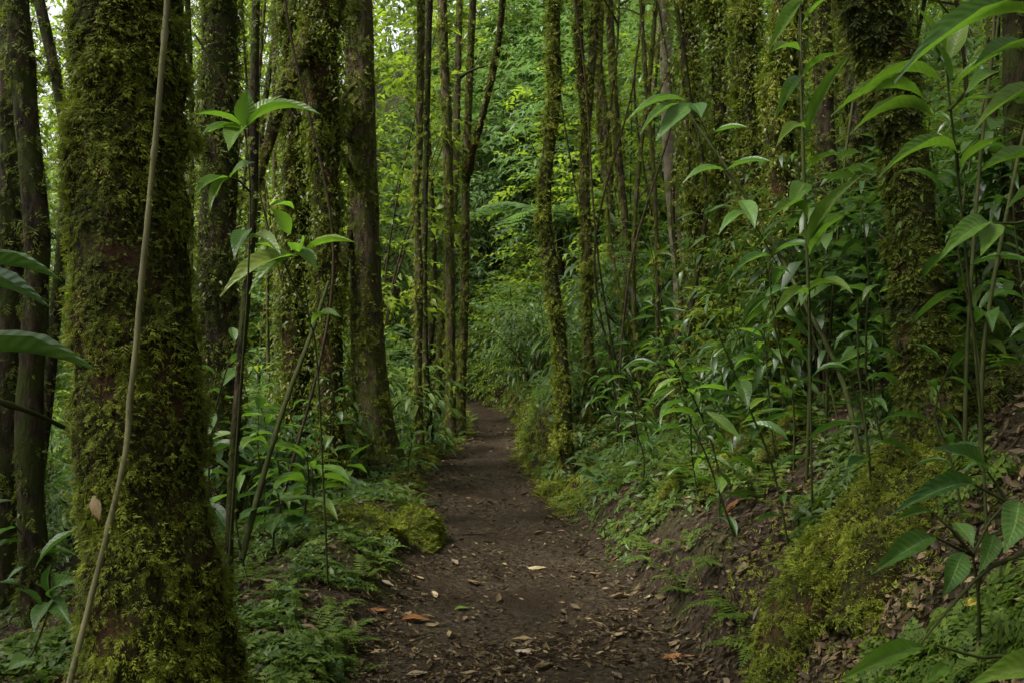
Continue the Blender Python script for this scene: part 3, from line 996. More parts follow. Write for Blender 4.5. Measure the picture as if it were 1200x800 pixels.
# slim poles standing between the larger trunks
for k in range(40):
    while True:
        d = R.uniform(8.5, 17)
        px = R.uniform(200, 1120)
        x = (px - 600) / FPX * d
        if abs(x - path_x(d)) > path_w(d) + .5 and not (395 < px < 735 and not (d > 12.5 and px > 680)):
            break
    g = h1(x, d)
    pyb = 400 + (CAMZ - g) / d * FPX
    w = R.uniform(.03, .065) * FPX / d
    a = R.normal(0, 14, 4).cumsum()
    prof = [(pyb, px, w * 1.3), (pyb - 140, px + a[0], w), (pyb - 280, px + a[1], w * .95), (pyb - 420, px + a[2], w * .9), (pyb - 600, px + a[3], w * .85)]
    root, tb, b = tree('tree', f'thin mossy {"bent" if abs(a[3]) > 22 else "straight"} pole trunk {near(x, d)}', d, prof, R.choice(['bark', 'bark_dark']), 'thin pole trunks between the larger trees', top=7, crown=.6,
         moss=330, msize=.055, patch=.2, seg=7, step=.2, rough=.25)
    for q in range(2):
        i = int(R.uniform(.3, .7) * len(tb.c))
        p0 = tb.c[i]
        h = unit(np.array([R.normal(), R.normal() * .5, R.uniform(.1, 1.0)]))
        L_ = R.uniform(.4, 1.0)
        branch(root, b, [p0, p0 + h * L_ * .5 + [0, 0, .05], p0 + h * L_ + [0, 0, R.uniform(-.1, .3)]], [.014, .010, .004], 30, .04, seg=5)
# unseen trees added around and behind the viewpoint to shade the scene
for k, (x, y) in enumerate(((-2.5, 1.1), (-1.2, .2), (-7.0, 2.2), (-6.3, .4), (3.2, 1.4), (2.6, -3.4), (-6.5, 5.5), (5.2, 4.2), (-7.5, 8.5), (7.0, 8.2), (.6, -5.0), (-5.4, -1.0), (5.6, -.6), (-9, 14), (10, 13), (4.2, 6.3), (-4.3, 7.8))):
    SEED[0] += 1
    g = h1(x, y)
    base = np.array([x, y, g])
    root = thing('tree', 'tall unseen tree added around the viewpoint to shade the scene', 'tree', base, 'added shade trees around the viewpoint')
    tb = Tube([[x, y, g - .2], [x + R.normal(0, .1), y, g + 3], [x + R.normal(0, .2), y + R.normal(0, .2), g + 6.5], [x, y, g + 8]], [.2, .15, .13, .1], 10, .3, .1, 4, 0, SEED[0])
    obj('trunk', tb.mesh('trunk', 'bark_dark', base), root)
    moss_on(tb, 'moss', root, base, 250, .09, 'moss_dark', patch=.3)
    add_crown(root, np.array([0, 0, 8.0]), 1.0 if k < 4 else .8)

# ------------------------------------------------------------------ lianas
def liana(label, pts, rad, mat='liana', seg=8, group=None, name='liana', moss=0):
    pts = np.array(pts)
    b = pts[np.argmin(pts[:, 2])]
    SEED[0] += 1
    tb = Tube(pts, rad, seg, .03, .16, 22, 0, SEED[0])
    # swollen joints every half metre or so
    for i in range(6, len(tb.c) - 2, 9 + int(R.integers(0, 5))):
        tb.r[i] *= R.uniform(1.1, 1.4)
    o = tag(obj(name, tb.mesh(name, mat, b), None, b), label, 'liana', group)
    if moss:
        moss_on(tb, 'moss', o, b, moss, .022, 'moss', patch=.62, pf=5.0)
    return o


lp = [(62, 868, 2.86), (80, 805, 2.90), (108, 695, 2.97), (128, 615, 3.0), (147, 530, 3.03), (152, 470, 3.05), (160, 400, 3.06), (165, 340, 3.07), (171, 280, 3.08), (177, 215, 3.09), (184, 145, 3.09), (190, 75, 3.09), (196, 0, 3.09), (204, -120, 3.1), (214, -300, 3.15), (200, -800, 3.2)]
liana('pale jointed liana hanging in front of the great mossy trunk', [P(*a) for a in lp], [.009, .010] + [.0095] * 13 + [.007], moss=420)
liana('thin green stem slanting into view beside the great mossy trunk', [P(-60, 445, 2.9), P(0, 470, 3.0), P(40, 484, 3.1), P(78, 502, 3.25)], [.010, .009, .008, .007], 'stem')
liana('thin liana slanting through the leaves above the forked twigs', [P(228, 40, 5.0), P(250, 75, 5.1), P(280, 130, 5.3), P(300, 210, 5.6), P(330, 330, 5.9)], [.006, .008, .007, .006, .005], 'liana')
liana('dark leaning stem rising from the ferny low side', [P(283, 655, 5.8), P(305, 570, 6.0), P(335, 470, 6.2), P(365, 390, 6.5), P(385, 330, 6.8)], [.02, .018, .016, .014, .01], 'stem')
liana('thin bare stem slanting up the bank under the column trunk', [P(1010, 540, 4.9), P(985, 440, 5.2), P(940, 350, 5.6), P(880, 240, 6.0), P(805, 130, 6.3)], [.014, .014, .012, .010, .006], 'stem')
for k, (a, b_, c, d) in enumerate(((1130, 330, 1165, 4.2), (1150, 420, 1230, 4.0), (945, 360, 938, 5.2), (1100, 480, 1170, 5.5), (968, 450, 1010, 5.8))):
    x0 = a
    p0 = P(x0, 560, d)
    p0[2] = h1(p0[0], p0[1]) - .03
    liana(f'thin dark upright stem {near(p0[0], p0[1])}', [p0, P(a + 4, 400, d), P((a + c) / 2, 200, d + .1), P(c, 20, d + .3), P(c, -200, d + .5)], [.010, .009, .008, .007, .006], 'stem', 6, 'thin stems on the bank')
for k in range(12):
    d = R.uniform(7, 15)
    px = R.uniform(230, 1000)
    x = (px - 600) / FPX * d
    if abs(x - path_x(d)) < 1.2:
        continue
    p0 = np.array([x, d, h1(x, d) - .05])
    s = R.normal(0, .35, 4).cumsum()
    liana(f'thin hanging vine strung up {near(x, d)}', [p0] + [np.array([x + s[i], d + .1 * i, p0[2] + 1.9 * (i + 1)]) for i in range(4)], [.012, .011, .010, .010, .008], 'twig', 5, 'thin vines between trunks')

# ------------------------------------------------------------------ mossy boulder at the path edge
def boulder(label, c, r, seed, nm, squash=.7):
    g = np.random.default_rng(seed)
    n, m = 28, 18
    th, ph = np.meshgrid(np.linspace(0, 2 * math.pi, n, endpoint=False), np.linspace(.02, math.pi - .02, m))
    v = np.stack([np.sin(ph) * np.cos(th), np.sin(ph) * np.sin(th), np.cos(ph)], -1).reshape(-1, 3)
    k = 1 + .22 * vn(v, 1.6, seed) + .07 * vn(v, 5, seed)
    V = v * k[:, None] * np.array(r)
    i, j = np.meshgrid(np.arange(m - 1), np.arange(n), indexing='ij')
    a = i * n + j
    b = i * n + (j + 1) % n
    F = np.stack([a, a + n, b + n, b], -1).reshape(-1, 4)
    root = thing('boulder', label, 'boulder', c)
    obj('stone', mesh_np('stone', V, F, 'bark_dark', None, True), root)
    q = unit(g.normal(0, 1, (nm * 2, 3)))
    q = q[(q[:, 2] > -.25)][:nm]
    kk = 1 + .22 * vn(q, 1.6, seed) + .07 * vn(q, 5, seed)
    p_ = q * kk[:, None] * np.array(r)
    d = q * .6 + np.array([0, 0, -.35]) + g.normal(0, .45, q.shape)
    me = scatter('moss', SPRIG[1], p_, frames(d, q + np.array([0, 0, .4])), .045 * g.uniform(.6, 1.4, len(q)), 'moss')
    tag(obj('moss', me, root), kind='stuff')


c = P(488, 617, 7.3)
boulder('rounded mossy boulder overhanging the edge of the path', np.array([c[0] - .02, c[1], .08]), (.20, .30, .17), 4, 3200)
boulder('low mossy stone sunk in the ferny verge of the path', np.array([-1.06, 6.75, .22]), (.30, .42, .15), 6, 2200)
boulder('small mossy stone at the foot of the bowed trunk', np.array([P(645, 577, 9.7)[0], 9.7, .03]), (.14, .12, .08), 8, 500)

# ------------------------------------------------------------------ broad-leaved plants: every leaf a part
def plant(label, base, height, n, ll, lw, mat='leaf', prof='lance', lean=(0, 0), t0=.35, group=None, elev=(-.55, .35), stem_r=.007, name='broad_leaf_plant', pet=.14, cat='plant', whorl=False):
    base = np.array([base[0], base[1], base[2] if len(base) > 2 else h1(base[0], base[1])], float)
    root = thing(name, label, cat, base, group)
    k = np.array([0, .35, .7, 1.0])
    wob = R.normal(0, .035, (4, 2)) * height
    wob[0] = 0
    pts = np.stack([lean[0] * k ** 1.6 + wob[:, 0], lean[1] * k ** 1.6 + wob[:, 1], height * k], -1)
    pts[0, 2] = -.05
    cen, _ = smooth_poly(pts, np.ones(4), height / 24)
    specs = [(pts, [stem_r, stem_r * .9, stem_r * .75, stem_r * .45], 6, height / 8)]
    az = R.random() * 6.28
    leaves = []
    for i in range(n):
        t = t0 + (1 - t0) * ((i + .5) / n) ** (.55 if whorl else .9)
        p = cen[min(int(t * (len(cen) - 1)), len(cen) - 1)]
        az += 2.399 + R.normal(0, .35)
        h = np.array([math.cos(az), math.sin(az), 0])
        e = R.uniform(*elev) + .45 * max(0, t - .85) / .15 * (1 if n < 30 else .5)
        d = h * math.cos(e) + np.array([0, 0, math.sin(e)])
        l = ll * R.uniform(.65, 1.15) * (1 - .25 * max(0, t - .8) / .2)
        b = p + (h * .75 + np.array([0, 0, .65])) * ll * pet
        specs.append(([p, (p + b) / 2 + np.array([0, 0, .01]), b], [stem_r * .45, stem_r * .4, stem_r * .35], 4, 1.0))
        leaves.append((b, b + d * l, l * lw * R.uniform(.85, 1.15)))
    obj('stem', join_tubes('stem', specs, 'stem', np.zeros(3)), root)
    for b, tip, w in leaves:
        put_leaf(root, b, tip, w, mat, prof, roll=R.normal(0, .22))
    return root


def posed_plant(label, stems, leaves, mat='leaf', name='broad_leaf_plant', stem_r=.006, cat='plant', base=None):
    """stems: list of point lists (px,py,d); leaves: (base px,py,d, tip px,py,d, width px, profile, variant, up)"""
    b0 = P(*stems[0][0]) if base is None else np.array(base, float)
    root = thing(name, label, cat, b0)
    obj('stem', join_tubes('stem', [([P(*a) for a in s], np.linspace(stem_r, stem_r * .5, len(s)), 6, .06) for s in stems], 'stem', b0), root)
    for (bx, by, bd, tx, ty, td, w, prof, var, *up) in leaves:
        put_leaf(root, P(bx, by, bd) - b0, P(tx, ty, td) - b0, w / FPX * bd, mat, prof, var, up[0] if up else (0, -.45, 1))
    return root


def gz(px, d, off=0.0):
    """photo row where the ground is seen below px at distance d"""
    x = (px - 600) / FPX * d
    return 400 + (CAMZ - h1(x, d) - off) / d * FPX


# the glossy plant before the dark trunk
U = (-.1, -.75, .65)
posed_plant('glossy dark plant with oval leaves growing before the bent dark trunk',
    [[(1150, gz(1150, 3.0, -.03), 3.0), (1148, 740, 2.95), (1146, 690, 2.9), (1140, 650, 2.9), (1160, 610, 2.9), (1180, 588, 2.88)],
     [(1180, 588, 2.88), (1170, 570, 2.87), (1157, 552, 2.85)], [(1180, 588, 2.88), (1162, 578, 2.84), (1143, 568, 2.8)], [(1180, 588, 2.88), (1190, 586, 2.87), (1196, 588, 2.85)],
     [(1140, 650, 2.9), (1118, 640, 2.85), (1097, 629, 2.8)], [(1140, 650, 2.9), (1135, 645, 2.87), (1130, 647, 2.85)], [(1146, 690, 2.9), (1155, 650, 2.85), (1166, 626, 2.82)], [(1140, 650, 2.9), (1115, 620, 2.87), (1093, 600, 2.86)]],
    [(1157, 552, 2.85, 1092, 524, 2.7, 25, 'ovate', 1, U), (1143, 568, 2.8, 1044, 603, 2.62, 24, 'lance', 2, U), (1093, 600, 2.86, 1047, 609, 2.75, 13, 'lance', 1, U),
     (1097, 629, 2.8, 1019, 673, 2.6, 27, 'lance', 1, U), (1120, 612, 2.86, 1141, 641, 2.75, 22, 'ovate', 1, U), (1196, 588, 2.85, 1177, 647, 2.7, 37, 'ovate', 1, U),
     (1166, 626, 2.82, 1147, 672, 2.7, 22, 'ovate', 1, U), (1130, 647, 2.85, 1104, 700, 2.72, 27, 'lance', 1, U)], 'leaf_deep')
posed_plant('low plant with two broad leaves spread over the mossy bank by a slanting stalk',
    [[(1225, gz(1225, 2.7, -.03), 2.7), (1190, 770, 2.6), (1150, 770, 2.55), (1100, 756, 2.5)], [(1190, 770, 2.6), (1215, 780, 2.5), (1228, 785, 2.4)], [(1225, 640, 2.8), (1160, 665, 2.75), (1110, 715, 2.7), (1072, 762, 2.66)]],
    [(1083, 758, 2.5, 984, 796, 2.32, 24, 'lance', 1, U), (1228, 785, 2.4, 1130, 806, 2.2, 34, 'lance', 2, U), (1110, 780, 2.6, 1085, 800, 2.5, 16, 'ovate', 1, U)], 'leaf')
# arching fan of long leaves high on the bank
posed_plant('tall plant fanning long arched leaves across the bent dark trunk',
    [[(1160, gz(1160, 3.3, -.03), 3.3), (1150, 500, 3.25), (1135, 330, 3.15), (1122, 200, 3.05), (1112, 110, 3.0), (1108, 60, 2.98)], [(1112, 130, 3.0), (1140, 100, 3.0), (1170, 85, 2.95)], [(1122, 200, 3.05), (1122, 180, 3.0)]],
    [(1106, 98, 3.0, 1008, 107, 2.85, 10, 'lance', 2, (0, -.3, 1)), (1084, 116, 3.0, 974, 137, 2.8, 14, 'lance', 2, (0, -.3, 1)), (1096, 138, 3.0, 996, 158, 2.8, 12, 'lance', 2, (0, -.3, 1)),
     (1122, 178, 3.0, 1030, 208, 2.8, 17, 'lance', 2, (0, -.6, 1)), (1112, 110, 3.0, 1175, 62, 2.9, 20, 'lance', 1), (1112, 100, 3.0, 1092, 45, 2.95, 24, 'ovate', 1), (1125, 120, 3.0, 1185, 118, 2.9, 22, 'ovate', 1),
     (1170, 85, 2.95, 1130, 112, 2.85, 18, 'ovate', 1), (1122, 200, 3.05, 1180, 160, 2.9, 22, 'lance', 1), (1112, 70, 3.0, 1135, 12, 3.0, 26, 'ovate', 0), (1108, 60, 3.0, 1070, 5, 2.95, 22, 'ovate', 0)], 'leaf')
posed_plant('leafy stem overhanging the upper bank with one very long leaf',
    [[(1260, gz(1260, 2.8, -.03), 2.8), (1250, 400, 2.75), (1235, 150, 2.7), (1215, 30, 2.65), (1205, -40, 2.6)], [(1240, 250, 2.72), (1190, 262, 2.7), (1160, 262, 2.65)]],
    [(1214, 18, 2.65, 1048, 98, 2.5, 30, 'lance', 2, (0, -.6, 1)), (1220, 60, 2.66, 1140, 78, 2.5, 26, 'lance', 1), (1160, 262, 2.65, 1100, 306, 2.5, 26, 'lance', 2, U), (1162, 262, 2.65, 1150, 300, 2.5, 28, 'ovate', 1, U),
     (1230, 120, 2.7, 1140, 155, 2.5, 24, 'lance', 2), (1232, 190, 2.7, 1150, 200, 2.55, 24, 'lance', 1), (1240, 230, 2.72, 1180, 245, 2.6, 22, 'lance', 2), (1206, -30, 2.6, 1120, -15, 2.5, 26, 'lance', 1)], 'leaf')
# leaning stem with a tuft of pale leaves
posed_plant('leaning stem ending in a tuft of pale leaves before the curtained trunks',
    [[(985, gz(985, 5.6, -.03), 5.6), (960, 410, 5.7), (905, 300, 5.8), (850, 200, 5.9), (812, 122, 6.0)], [(878, 250, 5.85), (905, 245, 5.8), (930, 240, 5.75)]],
    [(812, 122, 6.0, 768, 166, 5.8, 24, 'ovate', 1, U), (812, 122, 6.0, 822, 138, 5.8, 22, 'ovate', 1, (0, -.9, .4)), (805, 118, 6.0, 735, 142, 5.9, 13, 'lance', 2), (800, 125, 6.0, 750, 158, 5.8, 12, 'lance', 2),
     (850, 200, 5.9, 800, 215, 5.8, 14, 'lance', 2), (850, 200, 5.9, 905, 190, 5.7, 16, 'lance', 1), (878, 250, 5.85, 842, 275, 5.7, 15, 'lance', 2), (905, 300, 5.8, 860, 318, 5.6, 14, 'lance', 1), (870, 235, 5.85, 885, 268, 5.6, 20, 'ovate', 1, U),
     (930, 240, 5.75, 918, 250, 5.4, 18, 'ovate', 1), (905, 300, 5.8, 960, 290, 5.6, 16, 'lance', 2), (830, 160, 5.95, 878, 150, 5.8, 14, 'lance', 1), (925, 340, 5.75, 895, 352, 5.6, 16, 'lance', 2)], 'leaf_blue')
posed_plant('upright slim stem with long drooping leaves beside the yellow mossy column',
    [[(952, gz(952, 4.8, -.03), 4.8), (948, 360, 4.8), (944, 240, 4.8), (940, 120, 4.8), (936, 40, 4.8), (940, -20, 4.8)]],
    [(938, 60, 4.8, 903, 62, 4.6, 14, 'lance', 1), (942, 0, 4.8, 900, 60, 4.5, 16, 'lance', 0, U), (940, 90, 4.8, 985, 62, 4.6, 18, 'lance', 1), (940, 90, 4.8, 908, 140, 4.5, 16, 'lance', 1, U), (944, 160, 4.8, 1000, 60, 4.6, 15, 'lance', 1, U),
     (944, 150, 4.8, 910, 172, 4.6, 16, 'lance', 2), (944, 215, 4.8, 925, 245, 4.6, 24, 'ovate', 1, U), (946, 290, 4.8, 1010, 205, 4.6, 17, 'lance', 2, U), (948, 300, 4.8, 996, 250, 4.5, 18, 'lance', 1, U), (947, 260, 4.8, 900, 262, 4.5, 14, 'lance', 3),
     (948, 340, 4.8, 1000, 345, 4.5, 16, 'lance', 2), (948, 345, 4.8, 905, 375, 4.5, 15, 'lance', 2), (945, 200, 4.8, 985, 180, 4.6, 14, 'lance', 1), (940, 30, 4.8, 975, -5, 4.7, 18, 'lance', 1)], 'leaf')
# seedling between the great trunk and the dark pole
posed_plant('seedling with a bright whorl of leaves beside the great mossy trunk',
    [[(262, gz(262, 4.6, -.03), 4.6), (280, 480, 4.55), (290, 340, 4.5), (293, 220, 4.5), (287, 152, 4.5)], [(293, 225, 4.5), (280, 212, 4.45), (268, 208, 4.4)]],
    [(287, 150, 4.5, 291, 104, 4.45, 27, 'ovate', 0, (.1, -.95, .3)), (285, 152, 4.5, 268, 177, 4.2, 27, 'ovate', 1, U), (286, 150, 4.5, 228, 134, 4.3, 11, 'lance', 1), (288, 150, 4.5, 375, 134, 4.3, 12, 'lance', 2),
     (287, 150, 4.5, 330, 112, 4.6, 20, 'ovate', 1), (285, 152, 4.5, 232, 166, 4.3, 17, 'lance', 2), (268, 208, 4.4, 228, 228, 4.2, 18, 'lance', 1, U), (270, 208, 4.4, 298, 190, 4.3, 18, 'ovate', 1, U), (268, 210, 4.4, 246, 250, 4.2, 14, 'lance', 2, U),
     (292, 270, 4.5, 275, 305, 4.3, 22, 'ovate', 2, U), (292, 280, 4.5, 330, 300, 4.3, 16, 'lance', 2)], 'leaf')
posed_plant('slender plant with long level leaves and dark twigs below the seedling',
    [[(385, gz(385, 5.4, -.03), 5.4), (372, 430, 5.3), (362, 370, 5.2), (352, 300, 5.1)], [(362, 370, 5.2), (340, 325, 5.15), (330, 300, 5.1)]],
    [(350, 300, 5.1, 258, 348, 4.8, 26, 'lance', 2, U), (352, 298, 5.1, 416, 284, 4.9, 12, 'lance', 1), (345, 292, 5.1, 372, 318, 4.9, 20, 'ovate', 1), (350, 300, 5.1, 292, 345, 4.9, 18, 'lance', 2), (340, 275, 5.1, 318, 244, 5.0, 22, 'lance', 1, U),
     (345, 245, 5.1, 318, 242, 4.9, 12, 'lance', 1), (352, 300, 5.1, 352, 286, 4.7, 20, 'ovate', 1, U), (330, 300, 5.1, 300, 286, 4.9, 16, 'lance', 1), (365, 380, 5.2, 400, 372, 5.0, 14, 'lance', 2)], 'leaf')
# leaves reaching in beside the great trunk
posed_plant('plant reaching long blade leaves in front of the dark trunks',
    [[(-130, gz(-130, 2.3, -.03), 2.3), (-100, 600, 2.2), (-75, 450, 2.1), (-70, 340, 2.05), (-72, 290, 2.0)]],
    [(-70, 318, 2.05, 74, 330, 1.95, 17, 'lance', 1, (0, -.15, 1)), (-72, 335, 2.05, 60, 362, 1.9, 24, 'lance', 1, (0, -.35, 1)), (-75, 425, 2.1, 116, 436, 1.95, 24, 'lance', 1, (0, -.2, 1)), (-80, 470, 2.1, -20, 560, 2.0, 24, 'lance', 1, U), (-72, 300, 2.0, -10, 250, 2.0, 24, 'lance', 1)], 'leaf_deep')
posed_plant('low plant of drooping leaves at the foot of the great mossy trunk',
    [[(20, gz(20, 4.4, -.03), 4.4), (40, 760, 4.3), (62, 700, 4.2)], [(40, 760, 4.3), (20, 790, 4.1), (0, 790, 4.0)]],
    [(62, 700, 4.2, 98, 680, 4.0, 20, 'lance', 2, U), (62, 705, 4.2, 40, 740, 4.0, 22, 'lance', 2, U), (62, 700, 4.2, 85, 735, 4.0, 20, 'lance', 1, U), (10, 785, 4.1, 42, 775, 3.9, 24, 'ovate', 1, U), (50, 720, 4.2, 20, 690, 4.1, 20, 'lance', 2), (62, 700, 4.2, 60, 660, 4.1, 18, 'lance', 1, U)], 'leaf_deep')
# big soft leaves on the low side
for i, (px, py, d, L, lab) in enumerate(((355, 600, 6.6, .34, 'broad-leaved plant with large soft leaves in the ferny hollow'), (320, 640, 6.2, .30, 'low plant of large soft leaves under the leaning dark stem'),
                                    (400, 580, 8.2, .30, 'broad-leaved plant with a bright upright leaf at the foot of the brown trunk'), (478, 560, 10.4, .20, 'leafy seedling growing at the flared base of the brown trunk'))):
    x = (px - 600) / FPX * d
    plant(lab, (x, d), R.uniform(.35, .55), 9, L, .36, ('leaf', 'leaf_deep', 'leaf', 'leaf_blue')[i], 'ovate', (.05, -.1), .3, None, (-.5, .3), .008)


def clear(x, y, m):
    return abs(x - path_x(y)) > path_w(y) + m


def spots(n, d0, d1, p0, p1, side, m, lo=0.0, hi=99.0, sep=.35):
    out = []
    tries = 0
    while len(out) < n and tries < 20000:
        tries += 1
        d = R.uniform(d0, d1)
        px = R.uniform(p0, p1)
        x = (px - 600) / FPX * d
        s = x - path_x(d)
        if (1030 < px < 1125 and d < 4.6) or (622 < px < 725 and 6 < d < 10.6) or (380 < px < 505 and 6.5 < d < 12):      # nothing tall grows before these two trunk bases
            continue
        if s * side < 0 or not clear(x, d, m) or not (lo <= abs(s) - path_w(d) <= hi):
            continue
        if any((x - a) ** 2 + (d - b) ** 2 < sep ** 2 for a, b in out):
            continue
        out.append((x, d))
    return out


# herbs along the bank and the low side
for i, (x, y) in enumerate(spots(78, 4.6, 10.5, 660, 1230, 1, .35, sep=.36)):
    hgt = R.uniform(.4, 1.15)
    mt = R.choice(['leaf', 'leaf_deep', 'leaf_blue', 'leaf_deep'])
    plant(f'{tall(hgt)} {HUE[str(mt)]} leafy herb {near(x, y)}', (x, y), hgt, int(R.integers(10, 19)), R.uniform(.09, .30), R.uniform(.16, .38), str(mt), str(R.choice(['lance', 'lance', 'ovate'])), (-.28 * hgt + R.normal(0, .1), -.2 * hgt), .12,
          'leafy herbs on the bank', (-.8, .3), .006, 'herb')
for i, (x, y) in enumerate(spots(44, 9.5, 15, 615, 1000, 1, .45, sep=.5)):
    hgt = R.uniform(.7, 1.9)
    mt = R.choice(['leaf', 'leaf_blue', 'leaf'])
    plant(f'{tall(hgt)} {HUE[str(mt)]} arching herb {near(x, y)}', (x, y), hgt, int(R.integers(10, 17)), R.uniform(.22, .36), R.uniform(.18, .26), str(mt), 'lance', (-.25 * hgt + R.normal(0, .12), -.2 * hgt), .15,
          'arching herbs behind the bowed trunk', (-.7, .3), .007, 'herb')
for i, (x, y) in enumerate(spots(34, 5.6, 12, 230, 480, -1, .75, sep=.42)):
    hgt = R.uniform(.35, 1.2)
    mt = R.choice(['leaf', 'leaf_deep', 'leaf_blue'])
    plant(f'{tall(hgt)} {HUE[str(mt)]} soft-leaved herb {near(x, y)}', (x, y), hgt, int(R.integers(7, 13)), R.uniform(.18, .30), R.uniform(.26, .38), str(mt), R.choice(['ovate', 'lance']), (R.normal(0, .12), -.1), .3,
          'soft-leaved herbs on the low side', (-.6, .35), .006, 'herb')
for i, (x, y) in enumerate(spots(14, 5.0, 9, -40, 250, -1, .8, sep=.5)):
    hgt = R.uniform(.5, 1.5)
    plant(f'{tall(hgt)} dark oval-leaved herb {near(x, y)}', (x, y), hgt, 11, R.uniform(.2, .32), .3, 'leaf_deep', 'ovate', (R.normal(0, .15), -.1), .3, 'dark-leaved herbs behind the great trunk', (-.7, .3), .007, 'herb')
for i, (x, y) in enumerate(spots(22, 3.6, 6.2, 1020, 1260, 1, .7, sep=.3)):
    hgt = R.uniform(.35, 1.3)
    plant(f'{tall(hgt)} dark narrow-leaved shade herb {near(x, y)}', (x, y), hgt, 10, R.uniform(.16, .26), .26, 'leaf_deep', 'lance', (-.2 * hgt, -.15 * hgt), .3, 'shade herbs around the bent trunk', (-.7, .3), .006, 'herb')

# ------------------------------------------------------------------ ferns: each frond a part
FROND = [mesh_np('frond', *T_frond(13, 60 + i, .25 + .12 * i, .26), 'cover') for i in range(3)]


def fern(label, x, y, n, L, group=None, spread=(0, 6.28), elev=(.25, .9), z=None):
    base = np.array([x, y, h1(x, y) if z is None else z])
    root = thing('fern', label, 'fern', base, group)
    for i in range(n):
        a = spread[0] + (spread[1] - spread[0]) * (i + R.random() * .7) / n
        e = R.uniform(*elev)
        d = np.array([math.cos(a) * math.cos(e), math.sin(a) * math.cos(e), math.sin(e)])
        f = frames(d[None], np.array([[0, 0, 1.0]]))[0]
        l = L * R.uniform(.7, 1.15)
        o = obj('frond', FROND[R.integers(3)], root)
        m = np.eye(4)
        m[:3, :3] = f * l
        m[:3, 3] = d * .015
        o.matrix_local = Matrix(m.tolist())
    return root


x, d = (400 - 600) / FPX * 4.75, 4.75
fern('pale feathery fern spreading over the dead leaves at the path edge', x, d, 7, .27, None, (-.3, 5.4), (.05, .5))
fern('small fern seedling in the leaf litter by the path', (425 - 600) / FPX * 4.5, 4.5, 4, .13, None, (0, 6.2), (.1, .7))
for i, (x, y) in enumerate(spots(44, 4.2, 8.6, 250, 500, -1, .10, 0, 1.6, .2)):
    fern(f'low green fern on the mossy verge {near(x, y)}', x, y, int(R.integers(5, 8)), R.uniform(.12, .24), 'ferns on the mossy verge', elev=(.05, .6))
for i, (x, y) in enumerate(spots(44, 3.7, 7.8, 720, 1150, 1, .12, 0, 1.5, .22)):
    fern(f'drooping fern on the damp slope {near(x, y)}', x, y, int(R.integers(5, 8)), R.uniform(.14, .28), 'ferns on the damp slope', elev=(-.2, .6))
for i, (x, y) in enumerate(spots(16, 8, 13, 620, 760, 1, .08, 0, .8, .25)):
    fern(f'tufted fern {near(x, y)}', x, y, 6, R.uniform(.16, .28), 'ferns at the foot of the bank', elev=(-.1, .6))
for i, (x, y) in enumerate(spots(16, 4.8, 9.0, 780, 1180, 1, .5, sep=.45)):
    fern(f'large arching fern on the bank {near(x, y)}', x, y, int(R.integers(5, 9)), R.uniform(.34, .55), 'large ferns on the bank', elev=(.1, .8))
# the tree fern hanging over the bend
def tree_fern(label, x, y, h, L, n):
    g = h1(x, y)
    base = np.array([x, y, g])
    root = thing('tree_fern', label, 'tree fern', base)
    SEED[0] += 1
    tb = Tube([base + [0, 0, -.1], base + [.05, 0, h * .5], base + [0, -.05, h]], [.09, .07, .06], 10, .15, .2, 8, 0, SEED[0])
    obj('trunk', tb.mesh('trunk', 'bark_dark', base), root)
    for i in range(n):
        a = 6.283 * i / n + R.normal(0, .15)
        e = R.uniform(.05, .5)
        dd = np.array([math.cos(a) * math.cos(e), math.sin(a) * math.cos(e), math.sin(e)])
        f = frames(dd[None], np.array([[0, 0, 1.0]]))[0]
        o = obj('frond', TFROND[i % 2], root)
        m = np.eye(4)
        m[:3, :3] = f * L * R.uniform(.8, 1.1)
        m[:3, 3] = [0, 0, h]
        o.matrix_local = Matrix(m.tolist())


def T_bipinnate(seed):
    """tree-fern frond: every side branch is itself a small frond"""
    V, F, k = [], [], 0
    sub = T_frond(8, seed, .1, .2)
    ps, rs, ss = [], [], []
    for i in range(12):
        t = .15 + .82 * i / 12
        z = .45 * (t - t * t) * 1.6 - .3 * t * t
        for sg in (-1, 1):
            ps.append([0, t, z]); ss.append(.36 * math.sin(math.pi * (t * .7 + .3)) + .04)
            rs.append([sg, .35, -.3])
    ps, ss, rs = np.array(ps), np.array(ss), np.array(rs)
    rot = frames(rs, np.tile([0, 0, 1.0], (len(rs), 1)))
    v = np.einsum('nij,nvj->nvi', rot, sub[0][None] * ss[:, None, None]) + ps[:, None]
    f = sub[1][None] + (np.arange(len(ps)) * len(sub[0]))[:, None, None]
    return v.reshape(-1, 3), f.reshape(-1, 3)


TFROND = [mesh_np('frond', *T_bipinnate(80 + i), 'fol_cool') for i in range(2)]
x, d = (585 - 600) / FPX * 19.5, 19.5
tree_fern('tree fern spreading feathery fronds over the bend of the path', .9, 19.0, 2.5, 1.9, 11)
tree_fern('tree fern with drooping fronds behind the slim pair on the bank', 2.9, 17.0, 1.6, 1.7, 10)

# ------------------------------------------------------------------ shrubs and leafy saplings
def shrub_meshes(seed, mat, h, r, n, k, leaf, tmpl, droop=.6):
    g = np.random.default_rng(seed)
    c, v = ellipsoid_pts(n, r, r, h * .5, g, .25)
    c[:, 2] += h * .52
    c += g.normal(0, .06, c.shape)
    d = v * np.array([1, 1, .5]) + np.array([0, 0, .35]) + g.normal(0, .35, c.shape)
    fol = spray_mesh('foliage', tmpl, c - d * .2, d, .5, k, leaf, mat, droop, g)
    specs = []
    for i in range(7):
        e = c[g.integers(n)]
        specs.append(([np.array([0, 0, -.1]), np.array([e[0] * .3, e[1] * .3, e[2] * .5]), e], [.018, .013, .005], 4, .5))
    st = join_tubes('stem', specs, 'twig', np.zeros(3))
    return fol, st


